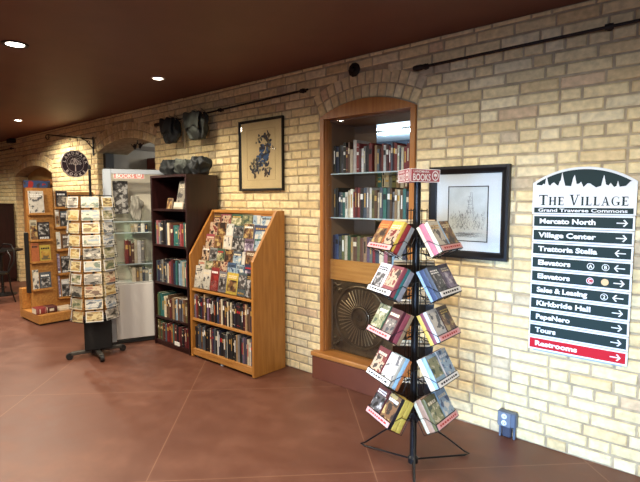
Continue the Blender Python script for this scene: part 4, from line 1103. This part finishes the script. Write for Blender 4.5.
# ------------------------------------------------------------------ oak magazine tower at the far end
tw = thing('magazine_tower', 'oak two-sided magazine tower on a low platform before the far niche', 'display unit', (-7.05, -.98, 0))
MB().cbox((0, 0, .02), (.66, .92, .13), .004).build('platform', M_oakx, tw)
MB().cbox((.02, .02, 0), (.64, .90, .0195), .002).build('plinth', M_blkpl, tw)
MB().cbox((0, 0, .131), (.10, .92, .40), .004).build('rear_box', M_oakx, tw)
BX = -6.76+.012; bxl = -6.76+7.05
MB().cbox((bxl-.03, .05, .131), (bxl, .36, 1.70), .003).build('panel', M_oakx, tw)
MB().cbox((bxl-.05, .361, .131), (bxl-.02, .90, 1.655), .003).build('panel', M_oakx, tw)
MB().cbox((bxl-.06, .016, .36), (bxl+.012, .0495, 1.135), .003).build('end_strip', M_blkpl, tw)
XA = -7.05+bxl; XB = XA-.02
pshelf = [(214, 24, 52), (240.5, 24, 52), (262, 26, 52), (289.5, 27, 52)]; pshelf2 = [(208, 46, 72), (227.5, 47, 76), (249.5, 52, 78), (273.5, 52, 78), (297, 52, 80)]
def ledge(py, pa, pb, X):
    a = at(pa, py, X=X+.05); b = at(pb, py, X=X+.05); z = (a.z+b.z)/2; y0 = max(a.y, -.925 if X == XA else -.615); y1 = min(b.y, -.625 if X == XA else -.09)
    l = MB(); l.box((X+.001+7.05, y0+.98, z-.012), (X+.075+7.05, y1+.98, z)); l.box((X+.075+7.05, y0+.98, z-.012), (X+.079+7.05, y1+.98, z+.016))
    l.build('ledge', M_oakx, tw); return z
ZS = {}
for py, a, b in pshelf: ZS[('A', py)] = ledge(py, a, b, XA)
for py, a, b in pshelf2: ZS[('B', py)] = ledge(py, a, b, XB)
XF = Vector((1, 0, 0))
items = [  # board, ledge, px0, px1, ptop, colour, art, name, label
 ('A', 214, 24, 44.3, 191, 'white', 7, 'poster', 'white lettered poster sheet high on the oak magazine tower'),
 ('A', 240.5, 27, 37.5, 220, 'cream', 5, 'book', 'cream book with dark figures on the second ledge of the tower'),
 ('A', 240.5, 38, 50, 222, 'black', 4, 'book', 'black book with a grey picture on the second ledge of the tower'),
 ('A', 262, 28, 39.5, 243, 'orange', None, 'book', 'bright orange-red book on the third ledge of the tower'),
 ('A', 262, 40, 51, 245, 'yellow', 9, 'book', 'dull yellow book beside the orange-red one on the tower'),
 ('A', 289.5, 31, 39.3, 270, 'cream', 7, 'book', 'pale cream book on the lowest ledge of the tower'),
 ('A', 289.5, 40, 51.5, 272, 'slate', 4, 'book', 'dark slate picture book on the lowest ledge of the tower'),
 ('B', 208, 45.5, 55, 192, 'black', 4, 'magazine', 'black magazine beside the white lettered poster on the tower'),
 ('B', 208, 56, 67.5, 191, 'black', 0, 'magazine', 'black magazine with a pale bottom edge on the tower top ledge'),
 ('B', 227.5, 48, 59.5, 210, 'cream', 5, 'magazine', 'yellowed cream magazine on the recessed side of the tower'),
 ('B', 227.5, 60.5, 70, 211, 'slate', 4, 'magazine', 'dark picture magazine beside the yellowed cream one on the tower'),
 ('B', 249.5, 52.5, 61, 232, 'cream', 7, 'book', 'cream book with a dark emblem on the recessed side of the tower'),
 ('B', 249.5, 62, 71, 234, 'brown', 0, 'book', 'brown book beside the cream emblem book on the tower'),
 ('B', 273.5, 52.5, 60.5, 254, 'mauve', 6, 'book', 'dark plum book on the fourth ledge of the tower'),
 ('B', 273.5, 61.5, 71, 256, 'black', 4, 'book', 'black picture book beside the dark plum one on the tower'),
 ('B', 297, 53, 61, 276, 'mauve', 6, 'book', 'plum book on the lowest recessed ledge of the tower'),
 ('B', 297, 62, 70, 279, 'white', 4, 'book', 'white framed picture book on the lowest recessed ledge of the tower')]
for k, (bd, py, pa, pb, pt_, c, a, n_, lab) in enumerate(items):
    X = (XA if bd == 'A' else XB)+.05; z = ZS[(bd, py)]+.0008
    A1 = at(pa, py, X=X); B1 = at(pb, py, X=X); T1 = at((pa+pb)/2, pt_, X=X)
    y0 = A1.y; y1 = B1.y
    if bd == 'A': y0 = max(y0, -.925); y1 = min(y1, -.624)
    else: y0 = max(y0, -.615)
    faceout(n_, 0, 0, y1-y0-.004, T1.z-z, .012, c, None if a is None else PR[a], random.Random(k).choice(['ink', 'white', 'cream']) if c not in ('black', 'slate', 'mauve') else 'white', lab, 'book' if n_ == 'book' else n_, pt=Vector((X+.018, (y0+y1)/2, z)), lean=4, seed=k, V=XF, group=None)
# banner print on top of the front board
q0 = at(24.5, 194, X=XA+.01); q1 = at(50.5, 181, X=XA+.01)
bn = tag(MB().box((0, 0, 0), (.008, min(q1.y, -.63)-q0.y, q1.z-1.701)).build('banner_print', printmat('ban', ((60, 50, 50), (52, 72, 110), (150, 44, 40)), 9), loc=(XA-.012, q0.y, 1.701)), 'dark blue and red banner picture standing on top of the magazine tower', 'picture')
# boxed books lying on the platform
for k, (pa, pb, c, a, lab) in enumerate(((35, 46, 'red', 1, 'red boxed book set lying on the tower platform, at its outer end'), (46.5, 56.5, 'maroon', 1, 'maroon boxed book set lying beside the red one on the platform'), (58, 72, 'cream', 7, 'cream book lying flat on the tower platform near the card spinner'))):
    y0 = at(pa, 311, X=-6.5).y; y1 = at(pb, 309, X=-6.5).y; hh = .075 if k < 2 else .04
    b_ = book('boxed_book' if k < 2 else 'book', frame3(Vector((-6.46, y0, .131)), Vector((0, 0, 1)), Vector((-1, 0, 0)), Vector((0, -1, 0))) @ Matrix.Translation((0, 0, -(y1-y0-.008))), .15, y1-y0-.008, hh, c, random.Random(k), 'spine', 'cream', None, lab)

# ------------------------------------------------------------------ table and chair at the far end
tb = thing('bistro_table', 'small round black cafe table at the far end of the brick wall', 'table', (-9.0, -.62, 0))
MB().lathe([(.30, .72), (.315, .725), (.315, .74), (.30, .745)], 32).build('table_top', M_blk, tb, smooth=True)
MB().lathe([(.2, 0), (.2, .012), (.03, .03), (.022, .06), (.022, .68), (.09, .719)], 20).build('pedestal', M_blk, tb, smooth=True)
ch = thing('bistro_chair', 'black bentwood cafe chair beside the round table', 'chair', (-8.3, -.93, 0), rz=radians(200))
MB().lathe([(.19, .44), (.2, .448), (.2, .462), (.18, .468)], 28).build('seat', M_blk, ch, smooth=True)
for (x, y) in ((.13, .13), (-.13, .13), (.14, -.14), (-.14, -.14)):
    MB().tube([(x, y, .442), (x*1.1, y*1.1, .2), (x*1.35, y*1.35, 0)], [.012, .011, .009], 8).build('leg', M_blk, ch, smooth=True)
MB().tube([(.16*cos(a), .16*sin(a), .24) for a in [2*pi*k/20 for k in range(20)]], .006, 6, closed=True).build('foot_ring', M_blk, ch)
MB().tube([(-.16, -.12, .46), (-.19, -.2, .62), (-.17, -.23, .78), (-.08, -.245, .87), (.08, -.245, .87), (.17, -.23, .78), (.19, -.2, .62), (.16, -.12, .46)], .011, 8).build('back_hoop', M_blk, ch, smooth=True)
MB().tube([(-.08, -.17, .465), (-.1, -.22, .68), (0, -.235, .78), (.1, -.22, .68), (.08, -.17, .465)], .008, 8).build('inner_hoop', M_blk, ch, smooth=True)
cb = thing('tall_cabinet', 'tall narrow dark wooden cabinet against the bricks behind the cafe table', 'cabinet', (-11.2, -.31, 0))
MB().cbox((0, 0, .06), (.9, .30, 1.45)).build('body', M_mahog, cb)
for x in (.03, .46): MB().cbox((x, -.012, .1), (x+.41, -.0005, 1.41)).build('door', M_mahog, cb)
MB().cbox((-.02, -.03, 1.451), (.92, .305, 1.48)).build('top', M_mahogx, cb)
MB().box((.03, .02, 0), (.87, .28, .0595)).build('plinth', M_mahog, cb)

# ------------------------------------------------------------------ postcard spinner (eight columns of pockets round a post)
LAT = Vector((RT.x, RT.y, 0)); DEP = Vector((-RT.y, RT.x, 0))
CR = at(97, 355, Z=0)
cs = thing('postcard_spinner', 'tall black revolving wire spinner filled with postcards, before the glass cabinet', 'postcard rack', tuple(CR))
VW = Vector((CAM.x-CR.x, CAM.y-CR.y, 0)).normalized(); phi0 = math.atan2(VW.y, VW.x)-radians(2)
MB().tube([(0, 0, .05), (0, 0, 1.84)], .012, 10).build('pole', M_blk, cs, smooth=True)
MB().lathe([(.012, 1.845), (.016, 1.85), (.012, 1.88), (.002, 1.885)], 12).build('finial', M_blk, cs)
MB().lathe([(.05, .03), (.055, .05), (.05, .09), (.02, .1)], 20).build('hub', M_blk, cs, smooth=True)
M_greyfoot = mat('worn_grey_foot', (74, 72, 68), .5, metal=.4)
for k in range(4):
    a = phi0+radians(12)+k*pi/2; d = Vector((cos(a), sin(a), 0)); s_ = Vector((-d.y, d.x, 0))
    arm = MB().cbox((.045, -.022, .038), (.235, .022, .072), .006, M=frame3(Vector((0, 0, 0)), d, s_, Vector((0, 0, 1)))).build('foot_arm', M_greyfoot, cs)
    MB().lathe([(.014, -.016), (.032, -.016), (.032, .016), (.014, .016)], 16, M=Matrix.Translation(d*.245+Vector((0, 0, .033))) @ frame3(Vector((0, 0, 0)), d, Vector((0, 0, 1)), -s_)).build('caster', M_blkpl, arm)
sk_ = MB()
sM = frame3(Vector((-VW.y, VW.x, 0))*.02-VW*.03, Vector((-VW.y, VW.x, 0)), -VW, Vector((0, 0, 1)))
sk_.cbox((-.125, -.10, .075), (.125, .10, .372), .006, M=sM); sk_.build('lower_skirt', mat('black_felt', (14, 14, 15), .8), cs)
AP = .198; CWd = .156; NT = 10; ZB = .382; PT = .121
cname = {0: 'facing column', 1: 'column turned to the bricks', 7: 'column turned to the magazine tower', 2: 'column edge-on to the bricks', 6: 'column edge-on to the far end'}
M_wire = mat('black_wire', (24, 24, 24), .4, metal=.5)
for k in range(8):
    a = phi0+k*pi/4; n_ = Vector((cos(a), sin(a), 0)); w_ = Vector((-n_.y, n_.x, 0))
    col = MB(); FM = frame3(n_*AP, w_, n_, Vector((0, 0, 1)))
    for x in (-CWd/2-.004, CWd/2+.004): col.tube([(x, -.012, ZB), (x, -.012, ZB+NT*PT)], .0022, 5, M=FM)
    for q in range(NT):
        z = ZB+q*PT; h2 = CWd/2
        col.tube([(-h2, -.012, z+.002), (-h2, .024, z+.002), (h2, .024, z+.002), (h2, -.012, z+.002)], .0016, 5, M=FM)
        col.tube([(-h2, -.01, z+.03), (-h2, .026, z+.026), (h2, .026, z+.026), (h2, -.01, z+.03)], .0016, 5, M=FM)
    col.build('pocket_wires', M_wire, cs)
    for zq in (ZB+.01, ZB+NT*PT-.01): 
        pass
    if k not in cname: continue
    for q in range(NT):
        rr_ = random.Random(k*100+q); z = ZB+q*PT+.006; hh = .104*rr_.uniform(.94, 1.0); ww = CWd*rr_.uniform(.93, .98)*(1 if k == 0 else .86)
        lean = radians(7+rr_.uniform(-1, 1)); U = Vector((0, 0, 1))*cos(lean)-n_*sin(lean); V = n_*cos(lean)+Vector((0, 0, 1))*sin(lean)
        M = frame3(CR+n_*(AP+.018)+Vector((0, 0, z)), -w_*-1 if False else V.cross(U)*-1, V, U)
        # local: x along the card, y outward, z up
        m = MB()
        m.box((-ww/2, -.004, 0), (ww/2, 0, hh), 0)
        b_ = .007 if rr_.random() < .6 else .002
        m.add([(-ww/2+b_, .0004, b_), (-ww/2+b_, .0004, hh-b_), (ww/2-b_, .0004, hh-b_), (ww/2-b_, .0004, b_)], [(0, 1, 2, 3)], 1)
        ci = rr_.randrange(6) if k != 7 else (4 if q in (8, 7, 6, 5, 4) else rr_.choice((2, 5, 4)))
        tone = ['green-grey', 'rust', 'olive', 'sky-blue', 'yellow', 'dark'][ci]
        m.build('postcard', [M_whitep if rr_.random() < .6 else M_cream, CARDP[ci]], M=M)
        o = bpy.context.scene.collection.objects[-1]
        tag(o, '%s postcard, %s tier from the top, %s of the spinner' % (tone, ORD[NT-1-q], cname[k]), 'postcard', 'postcards in the %s of the spinner' % cname[k])
rg = MB()
for z in (ZB-.006, ZB+NT*PT*.5, ZB+NT*PT): 
    rg.tube([((AP-.012)/cos(pi/8)*cos(phi0+pi/8+k*pi/4), (AP-.012)/cos(pi/8)*sin(phi0+pi/8+k*pi/4), z) for k in range(8)], .003, 6, closed=True)
    for k in range(4): rg.tube([((AP-.012)*cos(phi0+k*pi/4), (AP-.012)*sin(phi0+k*pi/4), z), (-(AP-.012)*cos(phi0+k*pi/4), -(AP-.012)*sin(phi0+k*pi/4), z)], .003, 6)
rg.build('spoke_ring', M_wire, cs)

# ------------------------------------------------------------------ black wire book rack, three sides of five leaning pockets
CB = Vector((-1.335, -.735, 0))
kb = thing('book_rack', 'black wire revolving book rack with tilted pockets of paperbacks before the display window', 'book rack', tuple(CB))
MB().tube([(0, 0, .035), (0, 0, 1.70)], .0195, 14).build('pole', M_blk, kb, smooth=True)
MB().lathe([(.0, .03), (.03, .032), (.03, .06), (.018, .075)], 16).build('hub', M_blk, kb, smooth=True)
for k, tip in enumerate(((-1.711, -.728), (-1.142, -.396), (-1.14, -1.054))):
    d = Vector((tip[0], tip[1], 0))-CB; d.z = 0
    u = d.normalized(); s_ = Vector((-u.y, u.x, 0))*.012
    MB().tube([Vector((0, 0, .30))+u*.017, u*(d.length*.55)+Vector((0, 0, .15)), u*(d.length-.03)+Vector((0, 0, .028)), u*d.length+Vector((0, 0, .012)), u*(d.length-.03)+Vector((0, 0, .007)), u*.03+Vector((0, 0, .045))], .0055, 8).build('leg', M_blk, kb, smooth=True)
MB().lathe([(.0165, .27), (.024, .275), (.024, .33), (.0165, .335)], 14).build('collar', M_blk, kb)
# header sign: a three-sided prism
hv = [LAT*.122+DEP*.012, LAT*-.064+DEP*-.115, LAT*-.088+DEP*.10]
zh0, zh1 = 1.645, 1.715
hp = MB(); 
hp.prism([(v.x, v.y) for v in hv][::-1], zh0+.003, zh1-.003, 'z'); hs = hp.build('header_sign', M_blkpl, kb)
for k in range(3):
    a, b = hv[(k+1) % 3], hv[k]
    L_ = (b-a).length; u = (b-a).normalized(); nn = Vector((u.y, -u.x, 0))
    if nn.dot((a+b)/2) < 0: a, b = b, a; u = -u; nn = -nn
    # reading direction: facing the viewer outside, x must run to the viewer's right: z x n
    u2 = Vector((0, 0, 1)).cross(nn); st_ = a if (b-a).dot(u2) > 0 else b
    lm_sign(hs, frame3(st_+nn*.004+Vector((0, 0, zh0)), u2, -nn, Vector((0, 0, 1))), L_, zh1-zh0, M_pk2, name='sign_face')
LEAN = radians(31); PW = .25; BT = .085
M_strw = M_whitep; M_strp = mat('pink_strip', (216, 160, 156), .5)
angs = [radians(203), radians(-40), radians(84)]
tier_z = [1.30, 1.06, .825, .575, .345]
spec = {  # side, tier -> two stacks of (w, h, [(colour, thickness)...] front first, art, title ink)
 (0, 0): [('brown', 5, [('orange', .02), ('brown', .022)]), ('yellow', 1, [('yellow', .018), ('red', .026), ('grey', .024)])],
 (0, 1): [('white', 4, [('white', .02), ('maroon', .022)]), ('rose', 1, [('rose', .024), ('teal', .016), ('grey', .028)])],
 (0, 2): [('green', 3, [('green', .022), ('cream', .018)]), ('black', 0, [('maroon', .02), ('rose', .03), ('tan', .02)])],
 (0, 3): [('red', 1, [('red', .026), ('white', .018)]), ('cream', 7, [('cream', .02), ('sky', .024), ('orange', .018)])],
 (0, 4): [('maroon', 4, [('maroon', .024), ('black', .018)]), ('black', 5, [('black', .02), ('yellow', .03), ('yellow', .03)])],
 (1, 0): [('cream', 7, [('cream', .022), ('pink', .03), ('cream', .018)]), ('sky', 5, [('sky', .024), ('brown', .02)])],
 (1, 1): [('black', 4, [('slate', .022), ('blue', .028), ('sky', .016)]), ('mauve', 6, [('mauve', .024), ('navy', .024)])],
 (1, 2): [('white', 7, [('white', .02), ('rose', .02), ('yellow', .022)]), ('orange', 5, [('brown', .022), ('cream', .018)])],
 (1, 3): [('sky', 3, [('sky', .026), ('cream', .03)]), ('white', 2, [('white', .022), ('red', .022)])],
 (1, 4): [('grey', 3, [('olive', .022), ('tan', .034), ('cream', .02)]), ('sky', 2, [('sky', .02), ('teal', .024)])],
}
sname = ['side facing the display window', 'side facing the tower drawing', 'side turned to the bricks']
tname = ['top', 'second', 'third', 'fourth', 'bottom']
for s_ in range(3):
    a = angs[s_]; n_ = LAT*cos(a)+DEP*sin(a); w_ = Vector((-n_.y, n_.x, 0))       # w_ : to the right of someone facing the pocket
    Rr_ = (.245, .215, .24)[s_]
    for q in range(5):
        V = (n_*cos(LEAN)+Vector((0, 0, 1))*sin(LEAN)); U = (Vector((0, 0, 1))*cos(LEAN)-n_*sin(LEAN))
        o = n_*Rr_+Vector((0, 0, tier_z[q]-.015))
        PM = frame3(o, w_, -V, U)        # x across, y inward, z up the books
        p = MB(); h2 = PW/2; r_ = .0022
        p.tube([(-h2, 0, 0), (-h2, BT+.01, 0), (-h2, BT+.01, .13), (h2, BT+.01, .13), (h2, BT+.01, 0), (h2, 0, 0)], r_, 5)
        p.tube([(-h2, -.002, 0), (h2, -.002, 0), (h2, -.002, .034), (-h2, -.002, .034)], r_, 5, closed=True)
        p.tube([(-h2, -.002, .034), (-h2-.001, BT*.5, .085), (-h2, BT+.01, .085), (h2, BT+.01, .085), (h2+.001, BT*.5, .085), (h2, -.002, .034)], r_*.8, 5)
        p.tube([(-.002, 0, 0), (-.002, BT+.01, 0), (-.002, BT+.01, .13)], r_, 5)
        for x in (-.08, .08): p.tube([(x, -.002, -.0), (x, BT+.01, -.0)], r_, 5)
        # hook to the pole, back at the pocket's top
        inv = PM.inverted(); 
        hk = inv @ (Vector((0, 0, o.z+.10))+n_*.016)
        p.tube([(-.03, BT+.01, .13), hk, (.03, BT+.01, .13)], r_*1.2, 6)
        hk2 = inv @ (Vector((0, 0, o.z-.03))+n_*.016)
        p.tube([(-.03, BT+.01, 0), hk2, (.03, BT+.01, 0)], r_*1.2, 6)
        pk = p.build('wire_pocket', M_wire, kb, M=PM)
        pink = q in (0, 2, 4)
        sp_ = MB().box((-h2+.006, -.0065, .003), (h2-.006, -.0045, .031)).build('title_strip', M_strp if pink else M_strw, pk)
        if pink or True:
            rr_ = random.Random(s_*9+q); tb_ = MB(); x = -h2+.03
            while x < h2-.04:
                ww = rr_.uniform(.012, .026); tb_.add([(x, -.0069, .012), (x+ww, -.0069, .012), (x+ww, -.0069, .022), (x, -.0069, .022)], [(0, 1, 2, 3)]); x += ww+.007
            tb_.build('strip_print', M_redink if pink else M_ink, sp_)
        W0 = CB
        st_ = spec.get((s_, q)) or [('tan', 5, [('tan', .022), ('slate', .024)]), ('cream', 7, [('cream', .022), ('brown', .024)])]
        for j, (c0_, ai, bs) in enumerate(st_):
            rr_ = random.Random(s_*50+q*7+j); bw = .112; yb = 0.0
            for kk, (c, tt) in enumerate(bs):
                hh = (.172 if kk == 0 else .168+.01*rr_.random())
                # cover towards the viewer = -y of PM, i.e. V
                Mloc = (Matrix.Translation((-.118+.124*j+.001*kk, yb+tt+.001, .0028)) @ Matrix(((0, 1, 0, 0), (-1, 0, 0, 0), (0, 0, 1, 0), (0, 0, 0, 1))) if s_ else Matrix.Translation((-.118+.124*j+bw+.001*kk, yb+.001, .0028)) @ Matrix(((0, -1, 0, 0), (1, 0, 0, 0), (0, 0, 1, 0), (0, 0, 0, 1))))
                Mw = Matrix.Translation(W0) @ PM @ Mloc
                lab = '%s paperback, %s of the %s stack in the rack\'s %s pocket, %s' % (c, ['front', 'second', 'back'][kk], ['outer', 'other'][0] if False else ('spine-side' if j == 0 else 'page-side'), tname[q], sname[s_])
                lab = '%s paperback, %s in its stack, %s half of the rack\'s %s pocket, %s' % (c, ['front', 'second', 'back'][kk], ('first', 'other')[j], tname[q], ['window side', 'drawing side', 'brick side'][s_])
                book('paperback', Mw, bw, hh, tt, c, rr_, 'front' if s_ else 'back', (rr_.choice(['white', 'cream', 'ink', 'gold']) if kk == 0 else None), 'paperbacks on the wire rack, %s' % sname[s_], lab, 'book', PR[ai] if kk == 0 else None, round_=.15)
                yb += tt+.0015
upr = MB()
for s_ in range(3):
    a = angs[s_]; n_ = LAT*cos(a)+DEP*sin(a); w_ = Vector((-n_.y, n_.x, 0))
    for x in (-.03, .03): upr.tube([n_*.045+w_*x+Vector((0, 0, .30)), n_*.045+w_*x+Vector((0, 0, 1.5))], .0025, 6)
    for z in (.31, .8, 1.49): upr.tube([w_*-.03+n_*.045+Vector((0, 0, z)), n_*.014+Vector((0, 0, z)), w_*.03+n_*.045+Vector((0, 0, z))], .0025, 6)
upr.build('upright_wire', M_wire, kb)
